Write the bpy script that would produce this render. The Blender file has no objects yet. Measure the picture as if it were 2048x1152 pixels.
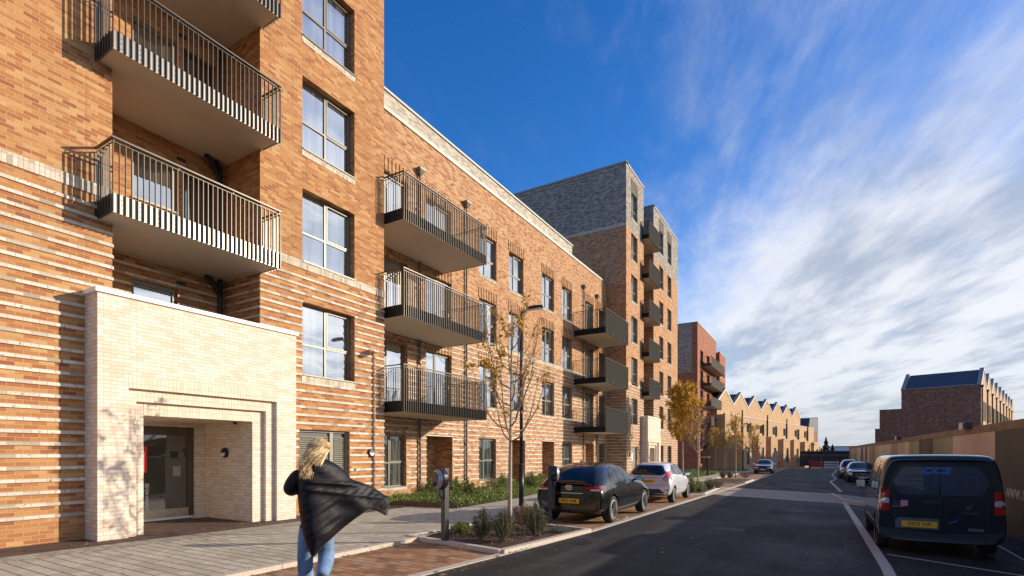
import bpy, bmesh, math, random
from mathutils import Vector, Matrix, geometry, noise
from mathutils.bvhtree import BVHTree
R = math.radians
scn = bpy.context.scene
COL = scn.collection
# ---------------------------------------------------------------- camera
CH = 1.65
FPX, PW, PH, HOR, VPX = 1039.0, 2048.0, 1152.0, 908.0, 1642.0
TH = math.atan((VPX - PW / 2) / FPX)
cth, sth = math.cos(TH), math.sin(TH)
cam_d = bpy.data.cameras.new('camera')
cam = bpy.data.objects.new('camera', cam_d); COL.objects.link(cam)
cam_d.sensor_width = 36; cam_d.lens = FPX / PW * 36
cam_d.shift_y = (HOR - PH / 2) / PW
cam_d.clip_start = .1; cam_d.clip_end = 6000
cam.location = (0, 0, CH); cam.rotation_euler = (R(90), 0, TH)
scn.camera = cam
# ---------------------------------------------------------------- light
SUN_AZ = R(36.5)      # from +X towards +Y
SUN_EL = R(16.6)
scn.view_settings.view_transform = 'Standard'
scn.view_settings.look = 'None'
scn.view_settings.exposure = 0.26
scn.view_settings.gamma = 1
sd = Vector((math.cos(SUN_EL) * math.cos(SUN_AZ), math.cos(SUN_EL) * math.sin(SUN_AZ), math.sin(SUN_EL)))
sl = bpy.data.lights.new('sun', 'SUN'); sun = bpy.data.objects.new('sun', sl); COL.objects.link(sun)
sl.energy = 5.0; sl.angle = R(.5); sl.color = (1, .85, .68)
sun.rotation_euler = sd.to_track_quat('Z', 'Y').to_euler()
sun.location = sd * 100


class NT:
    """tiny node-tree writer"""
    def __init__(s, tree):
        s.t = tree; tree.nodes.clear()

    def n(s, typ, ins=None, **kw):
        nd = s.t.nodes.new(typ)
        for k, v in kw.items():
            setattr(nd, k, v)
        if ins:
            for k, v in ins.items():
                if isinstance(v, bpy.types.NodeSocket):
                    s.t.links.new(v, nd.inputs[k])
                else:
                    nd.inputs[k].default_value = v
        return nd

    def m(s, op, a, b=0.0, c=None):
        nd = s.t.nodes.new('ShaderNodeMath'); nd.operation = op
        for i, v in enumerate((a, b, c)):
            if v is None: continue
            if isinstance(v, bpy.types.NodeSocket): s.t.links.new(v, nd.inputs[i])
            else: nd.inputs[i].default_value = v
        return nd.outputs[0]

    def mix(s, f, a, b, bt='MIX'):
        nd = s.t.nodes.new('ShaderNodeMix'); nd.data_type = 'RGBA'; nd.blend_type = bt
        for k, v in ((0, f), (6, a), (7, b)):
            if isinstance(v, bpy.types.NodeSocket): s.t.links.new(v, nd.inputs[k])
            else: nd.inputs[k].default_value = v if k == 0 else (*v[:3], 1)
        return nd.outputs[2]

    def ramp(s, f, stops, interp='LINEAR'):
        nd = s.t.nodes.new('ShaderNodeValToRGB'); cr = nd.color_ramp; cr.interpolation = interp
        while len(cr.elements) < len(stops): cr.elements.new(.5)
        for e, (p, c) in zip(cr.elements, stops):
            e.position = p; e.color = (*c, 1) if len(c) == 3 else c
        s.t.links.new(f, nd.inputs[0])
        return nd.outputs[0]

    def mr(s, v, a, b, c=0., d=1.):
        nd = s.t.nodes.new('ShaderNodeMapRange'); s.t.links.new(v, nd.inputs[0])
        nd.interpolation_type = 'SMOOTHSTEP'
        for i, q in enumerate((a, b, c, d)): nd.inputs[i + 1].default_value = q
        return nd.outputs[0]


def make_world():
    w = bpy.data.worlds.new('World'); scn.world = w; w.use_nodes = True
    t = NT(w.node_tree)
    sky = t.n('ShaderNodeTexSky', sky_type='NISHITA', sun_disc=False)
    sky.sun_elevation = SUN_EL; sky.sun_rotation = R(90) - SUN_AZ
    sky.altitude = 50; sky.air_density = 1.0; sky.dust_density = .5; sky.ozone_density = 3.0
    skyc = t.n('ShaderNodeHueSaturation', {'Saturation': 1.33, 'Value': 1.9, 'Fac': 1.0, 'Hue': .514, 'Color': sky.outputs[0]}).outputs[0]
    tc = t.n('ShaderNodeTexCoord').outputs['Generated']
    sp = t.n('ShaderNodeSeparateXYZ', {0: tc})
    x, y, z = sp.outputs
    zz = t.m('ADD', t.m('MAXIMUM', z, 0.0), .06)
    u = t.m('DIVIDE', x, zz); v = t.m('DIVIDE', y, zz)
    # streak axis on the cloud plane
    ax = (-.30, .954)
    a = t.m('ADD', t.m('MULTIPLY', u, ax[0]), t.m('MULTIPLY', v, ax[1]))
    b = t.m('ADD', t.m('MULTIPLY', u, ax[1]), t.m('MULTIPLY', v, -ax[0]))
    vec = t.n('ShaderNodeCombineXYZ', {0: t.m('MULTIPLY', a, .34), 1: t.m('MULTIPLY', b, .9), 2: 3.3}).outputs[0]
    n1 = t.n('ShaderNodeTexNoise', {'Vector': vec, 'Scale': 1.0, 'Detail': 9., 'Roughness': .62, 'Distortion': .5}).outputs[0]
    vec2 = t.n('ShaderNodeCombineXYZ', {0: t.m('MULTIPLY', a, 2.0), 1: t.m('MULTIPLY', b, 4.2), 2: 7.3}).outputs[0]
    n2 = t.n('ShaderNodeTexNoise', {'Vector': vec2, 'Scale': 1.6, 'Detail': 8., 'Roughness': .65, 'Distortion': .3}).outputs[0]
    nn = t.m('ADD', t.m('MULTIPLY', n1, .62), t.m('MULTIPLY', n2, .38))
    # cover rises to the right (sun side) and towards the horizon; upper left stays clear
    right = t.m('ADD', t.m('MULTIPLY', x, .93), t.m('MULTIPLY', y, .36))
    low = t.mr(z, .56, .16, 0, 1)
    cov = t.m('ADD', t.m('MULTIPLY', t.mr(right, -.06, .36, .0, 1), t.m('ADD', t.m('MULTIPLY', low, .75), .30)), t.m('ADD', t.m('MULTIPLY', low, .06), t.mr(right, .6, .95, 0, .4)))
    d = t.m('ADD', t.m('ADD', cov, t.m('MULTIPLY', t.m('SUBTRACT', nn, .5), 1.7)), .02)
    mask = t.mr(d, .02, 1.05, 0, .92)
    # cloud tone : grey-blue bellies low down, bright tops; brighter towards the sun
    ng = t.n('ShaderNodeTexNoise', {'Vector': vec, 'Scale': 2.6, 'Detail': 6., 'Roughness': .6}).outputs[0]
    tone = t.m('MULTIPLY', t.mr(ng, .36, .60), t.mr(z, .02, .22, .7, 1))
    cc = t.mix(tone, (4.0, 4.5, 5.4), (7.8, 7.8, 8.0))
    sunp = t.m('ADD', t.m('ADD', t.m('MULTIPLY', x, sd.x), t.m('MULTIPLY', y, sd.y)), t.m('MULTIPLY', z, sd.z))
    glow = t.mr(sunp, .80, 1.0, 1.0, 2.0)
    cc2 = t.n('ShaderNodeVectorMath', {0: cc}, operation='SCALE'); t.t.links.new(glow, cc2.inputs['Scale'])
    out = t.mix(mask, skyc, cc2.outputs[0])
    # thin pale band on the horizon
    hz = t.mr(z, .12, .0, 0, .8)
    out = t.mix(hz, out, (5.2, 5.5, 6.0))
    bg = t.n('ShaderNodeBackground', {'Color': out, 'Strength': .10})
    o = t.n('ShaderNodeOutputWorld'); t.t.links.new(bg.outputs[0], o.inputs[0])


make_world()


# ---------------------------------------------------------------- terrain heights and back projection
def clampf(v, a, b): return max(a, min(b, v))
def gpav(x, y): return -.005 * clampf(y, -20, 140)
def groad(x, y): return gpav(x, y) - .06 - .02 * clampf(x + 4.6, 0, 9)
def gbay(x, y): return gpav(x, y) - .06


def G(px, py, f=groad):
    p = (px - PW / 2) / FPX; q = (HOR - py) / FPX
    dx, dy = p * cth - sth, p * sth + cth
    k = 10.
    for _ in range(60):
        k = (f(dx * k, dy * k) - CH) / q * .6 + k * .4
    return (dx * k, dy * k)


# ---------------------------------------------------------------- materials
MATS = {}
def new_mat(name):
    m = bpy.data.materials.new(name); m.use_nodes = True
    return m, NT(m.node_tree)


def fin(t, bsdf):
    o = t.n('ShaderNodeOutputMaterial'); t.t.links.new(bsdf, o.inputs[0])


def simple(name, col, rough=.6, metal=0., var=.12, nscale=8., bump=0., bscale=60., spec=.5, coat=0., col2=None, emis=None):
    if name in MATS: return MATS[name]
    m, t = new_mat(name)
    tc = t.n('ShaderNodeTexCoord').outputs['Object']
    n = t.n('ShaderNodeTexNoise', {'Vector': tc, 'Scale': nscale, 'Detail': 5., 'Roughness': .6}).outputs[0]
    a = tuple(c * (1 - var) for c in col); b = tuple(min(1, c * (1 + var)) for c in col) if col2 is None else col2
    c = t.ramp(n, [(.3, a), (.7, b)])
    ins = {'Base Color': c, 'Roughness': rough, 'Metallic': metal, 'Specular IOR Level': spec, 'Coat Weight': coat, 'Coat Roughness': .03}
    if bump:
        n2 = t.n('ShaderNodeTexNoise', {'Vector': tc, 'Scale': bscale, 'Detail': 4.}).outputs[0]
        ins['Normal'] = t.n('ShaderNodeBump', {'Height': n2, 'Strength': bump, 'Distance': .01}).outputs[0]
    if emis:
        ins['Emission Color'] = (*emis[0], 1); ins['Emission Strength'] = emis[1]
    b_ = t.n('ShaderNodeBsdfPrincipled', ins)
    fin(t, b_.outputs[0]); MATS[name] = m
    return m


def brick(name, stops, mortar, bw=.225, bh=.075, gap=.010, gapv=None, half=.5, dirt=.25, bump=.5, rough=.85, flat=False, swap=False, smudge=None):
    """bricks laid by position on the wall: every brick gets a tone of its own"""
    m, t = new_mat(name)
    tc = t.n('ShaderNodeTexCoord')
    sp = t.n('ShaderNodeSeparateXYZ', {0: tc.outputs['Object']}); x, y, z = sp.outputs
    if flat:
        u, v = (x, y) if not swap else (y, x)
    else:
        nn = t.n('ShaderNodeSeparateXYZ', {0: tc.outputs['Normal']})
        k = t.m('GREATER_THAN', t.m('ABSOLUTE', nn.outputs[1]), .6)
        u = t.m('ADD', t.m('MULTIPLY', x, k), t.m('MULTIPLY', y, t.m('SUBTRACT', 1, k)))
        v = z
    rv = t.m('DIVIDE', v, bh); row = t.m('FLOOR', rv)
    cu = t.m('ADD', t.m('DIVIDE', u, bw), t.m('MULTIPLY', t.m('FLOORED_MODULO', row, 2), half))
    colm = t.m('FLOOR', cu)
    wn = t.n('ShaderNodeTexWhiteNoise', {'Vector': t.n('ShaderNodeCombineXYZ', {0: colm, 1: row, 2: 0}).outputs[0]}, noise_dimensions='3D')
    base = t.ramp(wn.outputs[0], stops)
    bl = t.n('ShaderNodeTexNoise', {'Vector': tc.outputs['Object'], 'Scale': .8, 'Detail': 3.}).outputs[0]
    base = t.mix(t.mr(bl, .35, .7, 0, dirt), base, tuple(c * .62 for c in stops[len(stops) // 2][1]))
    fn = t.n('ShaderNodeTexNoise', {'Vector': tc.outputs['Object'], 'Scale': 38., 'Detail': 5., 'Roughness': .7}).outputs[0]
    base = t.mix(t.mr(fn, .35, .75, 0, .38), base, tuple(c * .45 for c in stops[0][1]))
    if smudge:
        s1 = t.n('ShaderNodeTexNoise', {'Vector': tc.outputs['Object'], 'Scale': 14., 'Detail': 6., 'Roughness': .75}).outputs[0]
        base = t.mix(t.m('MULTIPLY', t.mr(s1, .56, .66), t.m('GREATER_THAN', wn.outputs[0], .55)), base, smudge)
    fu = t.m('FRACT', cu); fv = t.m('FRACT', rv)
    mm = t.m('MAXIMUM', t.m('LESS_THAN', fu, gap / bw), t.m('LESS_THAN', fv, (gapv or gap) / bh))
    c = t.mix(mm, base, mortar)
    hgt = t.m('ADD', t.m('SUBTRACT', 1, mm), t.m('MULTIPLY', fn, .6))
    hgt = t.m('ADD', hgt, t.m('MULTIPLY', t.n('ShaderNodeSeparateColor', {0: wn.outputs['Color']}).outputs[1], .5))
    nb = t.n('ShaderNodeBump', {'Height': hgt, 'Strength': bump, 'Distance': .008}).outputs[0]
    b_ = t.n('ShaderNodeBsdfPrincipled', {'Base Color': c, 'Roughness': rough, 'Normal': nb, 'Specular IOR Level': .25})
    fin(t, b_.outputs[0])
    return m


O1, O2, O3, O4 = (.33, .13, .052), (.44, .21, .078), (.50, .27, .102), (.56, .34, .15)
BR_ORANGE = brick('orange multi brick', [(0, (.27, .10, .05)), (.08, O1), (.3, (.41, .17, .06)), (.55, O2), (.8, O3), (1, O4)], (.44, .30, .18))
BR_MID = brick('amber stock brick', [(0, (.24, .10, .055)), (.08, (.35, .16, .07)), (.35, (.45, .225, .10)), (.6, (.52, .295, .145)), (1, (.60, .385, .22))], (.42, .29, .18))
BR_WHITE = brick('white glazed band brick', [(0, (.34, .29, .22)), (.3, (.60, .54, .45)), (1, (.76, .71, .63))], (.40, .28, .18), gap=.009, smudge=(.12, .10, .075), dirt=.25)
BR_SOLD = brick('pale soldier brick', [(0, (.42, .36, .28)), (.4, (.60, .53, .41)), (1, (.74, .68, .56))], (.35, .27, .18), bw=.075, bh=.24, half=0, gap=.009, smudge=(.22, .19, .15))
BR_CREAM = brick('cream brick', [(0, (.70, .57, .44)), (.5, (.79, .675, .545)), (1, (.86, .76, .645))], (.50, .36, .24), gap=.008, dirt=.14, bump=.45)
BR_CREAMS = brick('cream soldier brick', [(0, (.70, .58, .44)), (1, (.83, .72, .575))], (.50, .36, .24), bw=.075, bh=.235, half=0, gap=.008, dirt=.1)
BR_GREY = brick('grey multi brick', [(0, (.13, .115, .098)), (.2, (.24, .22, .19)), (.6, (.36, .33, .28)), (1, (.52, .47, .40))], (.27, .24, .20), dirt=.3)
BR_PALE = brick('pale grey brick', [(0, (.32, .29, .23)), (.5, (.52, .47, .38)), (1, (.66, .61, .51))], (.46, .41, .33), dirt=.2)
BR_RED = brick('red brick', [(0, (.20, .07, .04)), (.4, (.34, .125, .065)), (1, (.44, .19, .105))], (.34, .18, .11), dirt=.2)
BR_BUFF = brick('buff brick', [(0, (.42, .23, .11)), (.4, (.56, .34, .17)), (1, (.66, .45, .25))], (.5, .38, .24), dirt=.15)
BR_BROWN = brick('brown brick', [(0, (.16, .07, .045)), (.4, (.26, .12, .08)), (.9, (.34, .18, .13)), (1, (.5, .34, .27))], (.22, .14, .10), dirt=.3)
PV_GREY = brick('grey block paving', [(0, (.42, .38, .295)), (.5, (.52, .475, .37)), (1, (.60, .56, .445))], (.10, .085, .065), bw=.30, bh=.19, gap=.008, gapv=.020, flat=True, dirt=.3, smudge=(.17, .15, .12))
PV_SETT = brick('small grey setts', [(0, (.32, .285, .23)), (.5, (.42, .375, .30)), (1, (.52, .465, .375))], (.15, .13, .10), bw=.2, bh=.1, gap=.008, flat=True, dirt=.3)
PV_RED = brick('brindle block paving', [(0, (.20, .12, .075)), (.2, (.32, .165, .085)), (.5, (.44, .225, .11)), (.75, (.48, .29, .165)), (1, (.42, .32, .20))], (.075, .05, .035), bw=.24, bh=.16, gap=.010, gapv=.014, flat=True, dirt=.35)
PV_BROWN = brick('dark brown edging setts', [(0, (.10, .06, .045)), (1, (.17, .11, .08))], (.05, .04, .03), bw=.2, bh=.1, flat=True, swap=True)

METAL = simple('bronze grey powder coat', (.075, .068, .058), rough=.36, metal=.6, var=.08, nscale=3)
METAL_SHEEN = simple('bronze fascia with painted sheen', (.30, .275, .235), rough=.30, metal=.75, var=.07, nscale=3)  # lighter copy of the powder coat: sun sheen on near tower fascias as colour
METAL_DK = simple('dark grey metal panel', (.032, .030, .027), rough=.85, spec=.06, metal=.0, var=.12, nscale=3)
FRAME = simple('window frame grey', (.17, .16, .13), rough=.42, metal=.2, var=.05)
FRAME_DK = simple('window frame dark', (.045, .045, .042), rough=.45, metal=.2, var=.08)
SOFFIT = simple('painted balcony soffit', (.56, .49, .38), rough=.8, var=.05, nscale=1.2)
STONE = simple('white cast stone', (.72, .68, .60), rough=.75, var=.08, bump=.1)
COPING = simple('grey metal coping', (.30, .29, .26), rough=.5, metal=.3, var=.1)
WHITEC = simple('white coping', (.82, .80, .76), rough=.5, var=.03)
PIPE = simple('grey brown downpipe', (.16, .145, .125), rough=.45, metal=.3)
BLACK = simple('black plastic', (.018, .018, .02), rough=.45, var=.2)
BLACKM = simple('black painted steel', (.025, .025, .028), rough=.35, metal=.3, var=.2)
RUBBER = simple('tyre rubber', (.022, .021, .02), rough=.85, var=.25, nscale=30, bump=.2)
ALLOY = simple('alloy rim', (.66, .66, .66), rough=.35, metal=.25, var=.05)
CHROME = simple('chrome trim', (.75, .75, .76), rough=.12, metal=1., var=.02)
ROOFM = simple('dark slate roof', (.035, .04, .055), rough=.6, var=.2, nscale=2)
KERB = simple('pale granite kerb', (.52, .46, .37), rough=.8, var=.12, nscale=25, bump=.25, bscale=140)
LINE = simple('worn white road paint', (.62, .60, .56), rough=.75, var=.2, nscale=20)
DOORM = simple('brown door paint', (.075, .055, .04), rough=.5, var=.1)
DOORG = simple('grey green door paint', (.24, .235, .19), rough=.45, var=.05)
REDP = simple('red alarm plastic', (.55, .02, .02), rough=.35, var=.05)
WHITEP = simple('white plastic', (.75, .75, .74), rough=.35, var=.03)
MULCH = simple('bark mulch', (.030, .016, .009), rough=.95, var=.5, nscale=40, bump=1., bscale=60, col2=(.10, .05, .028))
SOIL = simple('dark soil', (.06, .045, .03), rough=.95, var=.4, nscale=12, bump=.6)
CORTEN = simple('rusty edging', (.16, .075, .04), rough=.8, var=.3)
BARK = simple('young tree bark', (.40, .33, .235), rough=.85, var=.28, nscale=18, bump=.5, bscale=50)
TWIG = simple('twig bark', (.24, .155, .095), rough=.85, var=.3, nscale=10)


def asphalt():
    m, t = new_mat('asphalt')
    tc = t.n('ShaderNodeTexCoord').outputs['Object']
    a = t.n('ShaderNodeTexNoise', {'Vector': tc, 'Scale': .5, 'Detail': 6., 'Roughness': .6}).outputs[0]
    g = t.n('ShaderNodeTexNoise', {'Vector': tc, 'Scale': 90., 'Detail': 3., 'Roughness': .7}).outputs[0]
    vo = t.n('ShaderNodeTexVoronoi', {'Vector': tc, 'Scale': 110.}).outputs[0]
    st = t.n('ShaderNodeMapping', {'Vector': tc, 'Scale': (2.2, .15, 1)}).outputs[0]
    w = t.n('ShaderNodeTexNoise', {'Vector': st, 'Scale': 1.2, 'Detail': 4.}).outputs[0]
    c = t.ramp(a, [(.3, (.021, .0195, .018)), (.7, (.042, .038, .034))])
    c = t.mix(t.mr(w, .45, .7, 0, .35), c, (.085, .082, .078))
    c = t.mix(t.mr(g, .5, .75, 0, .6), c, (.13, .125, .115))
    sp = t.n('ShaderNodeTexNoise', {'Vector': tc, 'Scale': 7., 'Detail': 8., 'Roughness': .8}).outputs[0]
    tr = t.n('ShaderNodeTexNoise', {'Vector': t.n('ShaderNodeMapping', {'Vector': tc, 'Scale': (1.1, .04, 1)}).outputs[0], 'Scale': 1.0, 'Detail': 3.}).outputs[0]
    c = t.mix(t.mr(tr, .48, .62, 0, .35), c, (.020, .019, .018))
    br_ = t.n('ShaderNodeTexNoise', {'Vector': tc, 'Scale': 2.2, 'Detail': 7., 'Roughness': .72}).outputs[0]
    c = t.mix(t.mr(br_, .52, .66, 0, .4), c, (.095, .088, .078))
    c = t.mix(t.mr(sp, .70, .74, 0, .5), c, (.2, .19, .17))
    b = t.n('ShaderNodeBump', {'Height': t.m('ADD', g, vo), 'Strength': .55, 'Distance': .006}).outputs[0]
    bs = t.n('ShaderNodeBsdfPrincipled', {'Base Color': c, 'Roughness': t.mr(a, .3, .7, .62, .85), 'Normal': b, 'Specular IOR Level': .16})
    fin(t, bs.outputs[0]); return m


ASPH = asphalt()


def glassy(name, dark, glo, rough=.02, gcol=(.86, .9, .95), wav=.02, rooms=False):
    m, t = new_mat(name)
    tc = t.n('ShaderNodeTexCoord').outputs['Object']
    n = t.n('ShaderNodeTexNoise', {'Vector': tc, 'Scale': .9, 'Detail': 1.}).outputs[0]
    b = t.n('ShaderNodeBump', {'Height': n, 'Strength': wav, 'Distance': .5}).outputs[0]
    col = (*dark, 1)
    if rooms:   # what stands behind each pane: dark room, pale blind or curtain edge
        rnd_ = t.n('ShaderNodeNewGeometry').outputs['Random Per Island']
        w = t.n('ShaderNodeTexNoise', {'Vector': t.n('ShaderNodeMapping', {'Vector': tc, 'Scale': (1, 3.2, .12)}).outputs[0], 'Scale': 2.2, 'Detail': 2.}).outputs[0]
        base = t.ramp(rnd_, [(0, dark), (.55, tuple(c * 1.3 for c in dark)), (.8, (.10, .095, .085)), (1, (.22, .21, .19))], 'CONSTANT')
        col = t.mix(t.mr(w, .52, .60, 0, .55), base, (.16, .155, .14))
    d = t.n('ShaderNodeBsdfDiffuse', {'Color': col})
    g = t.n('ShaderNodeBsdfGlossy', {'Color': (*gcol, 1), 'Roughness': rough, 'Normal': b})
    fr = t.n('ShaderNodeFresnel', {'IOR': 1.5}).outputs[0]
    f = t.m('MINIMUM', t.m('ADD', fr, glo), 1.)
    mx = t.n('ShaderNodeMixShader', {0: f, 1: d.outputs[0], 2: g.outputs[0]})
    fin(t, mx.outputs[0]); return m


GLASS = glassy('window glass', (.030, .034, .033), .42, rooms=True)
GLASS2 = glassy('ground floor window glass', (.030, .040, .036), .12, rooms=True)
CGLASS = glassy('car glass', (.008, .010, .012), .02, wav=0)


def leafmat(name, stops, rough=.6, trans=.35):
    m, t = new_mat(name)
    g = t.n('ShaderNodeNewGeometry').outputs['Random Per Island']
    c = t.ramp(g, stops)
    d = t.n('ShaderNodeBsdfPrincipled', {'Base Color': c, 'Roughness': rough})
    tr = t.n('ShaderNodeBsdfTranslucent', {'Color': c})
    mx = t.n('ShaderNodeMixShader', {0: trans, 1: d.outputs[0], 2: tr.outputs[0]})
    fin(t, mx.outputs[0]); return m


LF_AUT = leafmat('autumn leaves', [(0, (.24, .12, .02)), (.3, (.52, .26, .03)), (.65, (.66, .38, .04)), (1, (.36, .32, .06))])
LF_YEL = leafmat('yellow autumn leaves', [(0, (.34, .18, .02)), (.4, (.66, .38, .03)), (.8, (.78, .46, .04)), (1, (.42, .36, .06))])
LF_GRN = leafmat('green ground cover leaves', [(0, (.06, .09, .02)), (.4, (.13, .19, .03)), (.8, (.22, .28, .05)), (1, (.38, .36, .14))])
LF_DK = leafmat('dark rosemary leaves', [(0, (.05, .065, .03)), (.5, (.10, .13, .055)), (1, (.20, .21, .09))])
LF_SIL = leafmat('silver green leaves', [(0, (.10, .13, .09)), (1, (.26, .30, .22))])
LF_BRN = leafmat('russet seed heads', [(0, (.12, .06, .035)), (.6, (.24, .13, .06)), (1, (.36, .25, .12))])
LF_GRS = leafmat('grass blades', [(0, (.06, .11, .02)), (.6, (.13, .21, .035)), (1, (.24, .28, .07))])
LF_CON = leafmat('conifer needles', [(0, (.015, .03, .015)), (1, (.05, .075, .03))])
MULCHP = leafmat('loose bark chips', [(0, (.035, .02, .012)), (.6, (.11, .06, .035)), (1, (.26, .16, .09))], trans=0)


# ---------------------------------------------------------------- mesh helpers
def tag(o, label=None, cat=None, group=None, kind=None):
    if label: o['label'] = label
    if cat: o['category'] = cat
    if group: o['group'] = group
    if kind: o['kind'] = kind
    return o


def empty(name, loc=(0, 0, 0), rz=0., label=None, cat=None, group=None):
    o = bpy.data.objects.new(name, None); COL.objects.link(o)
    o.location = loc; o.rotation_euler = (0, 0, rz); o.empty_display_size = .2
    return tag(o, label, cat, group)


def wloc(o):
    v = Vector((0, 0, 0))
    while o: v += Vector(o.location); o = o.parent
    return v


class MB:
    def __init__(s): s.v = []; s.f = []; s.mi = []
    def add(s, vs, fs, m=0):
        b = len(s.v); s.v += [tuple(q) for q in vs]
        for f in fs: s.f.append(tuple(b + i for i in f)); s.mi.append(m)
    def quad(s, a, b, c, d, m=0): s.add([a, b, c, d], [(0, 1, 2, 3)], m)
    def box(s, x0, x1, y0, y1, z0, z1, m=0):
        vs = [(x, y, z) for z in (z0, z1) for y in (y0, y1) for x in (x0, x1)]
        s.add(vs, [(0, 2, 3, 1), (4, 5, 7, 6), (0, 1, 5, 4), (2, 6, 7, 3), (0, 4, 6, 2), (1, 3, 7, 5)], m)
    def obox(s, c, ux, uy, uz, m=0):
        c = Vector(c); ux, uy, uz = Vector(ux), Vector(uy), Vector(uz)
        vs = [c + ux * i + uy * j + uz * k for k in (-1, 1) for j in (-1, 1) for i in (-1, 1)]
        s.add(vs, [(0, 2, 3, 1), (4, 5, 7, 6), (0, 1, 5, 4), (2, 6, 7, 3), (0, 4, 6, 2), (1, 3, 7, 5)], m)
    def tube(s, pts, rs, n=6, m=0, cap=True):
        pts = [Vector(p) for p in pts]
        if not hasattr(rs, '__len__'): rs = [rs] * len(pts)
        b = len(s.v); k = len(pts); up = Vector((.31, .17, .93)).normalized()
        for i, p in enumerate(pts):
            d = (pts[min(i + 1, k - 1)] - pts[max(i - 1, 0)])
            if d.length < 1e-9: d = Vector((0, 0, 1))
            d.normalize()
            a = d.cross(up)
            if a.length < .05: a = d.cross(Vector((1, 0, 0)))
            a.normalize(); c = d.cross(a)
            for j in range(n):
                t = 2 * math.pi * j / n
                s.v.append(tuple(p + (a * math.cos(t) + c * math.sin(t)) * rs[i]))
        for i in range(k - 1):
            for j in range(n):
                q = (j + 1) % n
                s.f.append((b + i * n + j, b + i * n + q, b + (i + 1) * n + q, b + (i + 1) * n + j)); s.mi.append(m)
        if cap:
            s.f.append(tuple(b + j for j in range(n))[::-1]); s.mi.append(m)
            s.f.append(tuple(b + (k - 1) * n + j for j in range(n))); s.mi.append(m)
    def lathe(s, prof, c, axis='z', n=24, m=0):
        """prof: (radius, height) pairs about an axis through c"""
        b = len(s.v)
        for r, h in prof:
            for j in range(n):
                t = 2 * math.pi * j / n; a, e = r * math.cos(t), r * math.sin(t)
                q = {'z': (a, e, h), 'x': (h, a, e), 'y': (a, h, e)}[axis]
                s.v.append((c[0] + q[0], c[1] + q[1], c[2] + q[2]))
        for i in range(len(prof) - 1):
            for j in range(n):
                q = (j + 1) % n
                s.f.append((b + i * n + j, b + i * n + q, b + (i + 1) * n + q, b + (i + 1) * n + j)); s.mi.append(m)
        for i in (0, len(prof) - 1):
            if prof[i][0] > 1e-4:
                s.f.append(tuple(b + i * n + j for j in range(n))); s.mi.append(m)
    def prism(s, poly, f0, f1, m=0):
        """poly 2-D; f0/f1 map (a,b) to the two end faces"""
        n = len(poly); vs = [f0(*p) for p in poly] + [f1(*p) for p in poly]
        fs = [tuple(range(n))[::-1], tuple(range(n, 2 * n))] + [(i, (i + 1) % n, n + (i + 1) % n, n + i) for i in range(n)]
        s.add(vs, fs, m)
    def build(s, name, mats, parent=None, smooth=False, local=False, fix=False, **kw):
        me = bpy.data.meshes.new(name)
        off = Vector((0, 0, 0)) if (local or parent is None) else wloc(parent)
        me.from_pydata([(x - off.x, y - off.y, z - off.z) for x, y, z in s.v], [], s.f)
        if not isinstance(mats, (list, tuple)): mats = [mats]
        for m in mats: me.materials.append(m)
        if len(mats) > 1: me.polygons.foreach_set('material_index', s.mi)
        if fix:
            bm = bmesh.new(); bm.from_mesh(me); bmesh.ops.recalc_face_normals(bm, faces=bm.faces); bm.to_mesh(me); bm.free()
        if smooth: me.polygons.foreach_set('use_smooth', [True] * len(me.polygons))
        me.update()
        o = bpy.data.objects.new(name, me); COL.objects.link(o); o.parent = parent
        return tag(o, **kw)


def sheet(name, poly, zf, mat, off=0., step=1.5, **kw):
    """flat-ish ground sheet following the height function"""
    xs = [p[0] for p in poly]; ys = [p[1] for p in poly]
    pts = [Vector(p) for p in poly]; n = len(pts)
    edges = []; vs = []
    for i in range(n):
        a, b = pts[i], pts[(i + 1) % n]; k = max(1, int((b - a).length / (step * 2)))
        for j in range(k): vs.append(a.lerp(b, j / k))
    m = len(vs); edges = [(i, (i + 1) % m) for i in range(m)]
    def inside(p):
        c = False
        for i in range(n):
            a, b = pts[i], pts[i - 1]
            if (a.y > p.y) != (b.y > p.y) and p.x < (b.x - a.x) * (p.y - a.y) / (b.y - a.y) + a.x: c = not c
        return c
    x = min(xs) + step * .5
    while x < max(xs):
        y = min(ys) + step * .5
        while y < max(ys):
            p = Vector((x, y))
            if inside(p) and min((p - q).length for q in vs[:m]) > step * .3: vs.append(p)
            y += step * 2
        x += step
    rv, _, rf, *_ = geometry.delaunay_2d_cdt(vs, edges, [], 1, 1e-5)
    mb = MB(); mb.add([(p.x, p.y, zf(p.x, p.y) + off) for p in rv], [tuple(f) for f in rf])
    return mb.build(name, mat, **kw)


def strip(mb, pts, w, zf, h0, h1, m=0, seg=0.9, side=0.):
    """kerb stones along a polyline: separate blocks with thin joints"""
    for a, b in zip(pts[:-1], pts[1:]):
        a, b = Vector(a), Vector(b); L = (b - a).length; d = (b - a) / L; nn = Vector((d.y, -d.x))
        k = max(1, round(L / seg))
        for i in range(k):
            p, q = a + d * (L * i / k + .004), a + d * (L * (i + 1) / k - .004)
            vs = []
            for e, hh in ((p, 0), (q, 0)):
                for o in (side - w / 2, side + w / 2):
                    for h in (h0, h1): vs.append((e.x + nn.x * o, e.y + nn.y * o, zf(e.x, e.y) + h))
            mb.add(vs, [(0, 1, 3, 2), (4, 6, 7, 5), (0, 4, 5, 1), (2, 3, 7, 6), (1, 5, 7, 3), (0, 2, 6, 4)], m)


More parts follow.
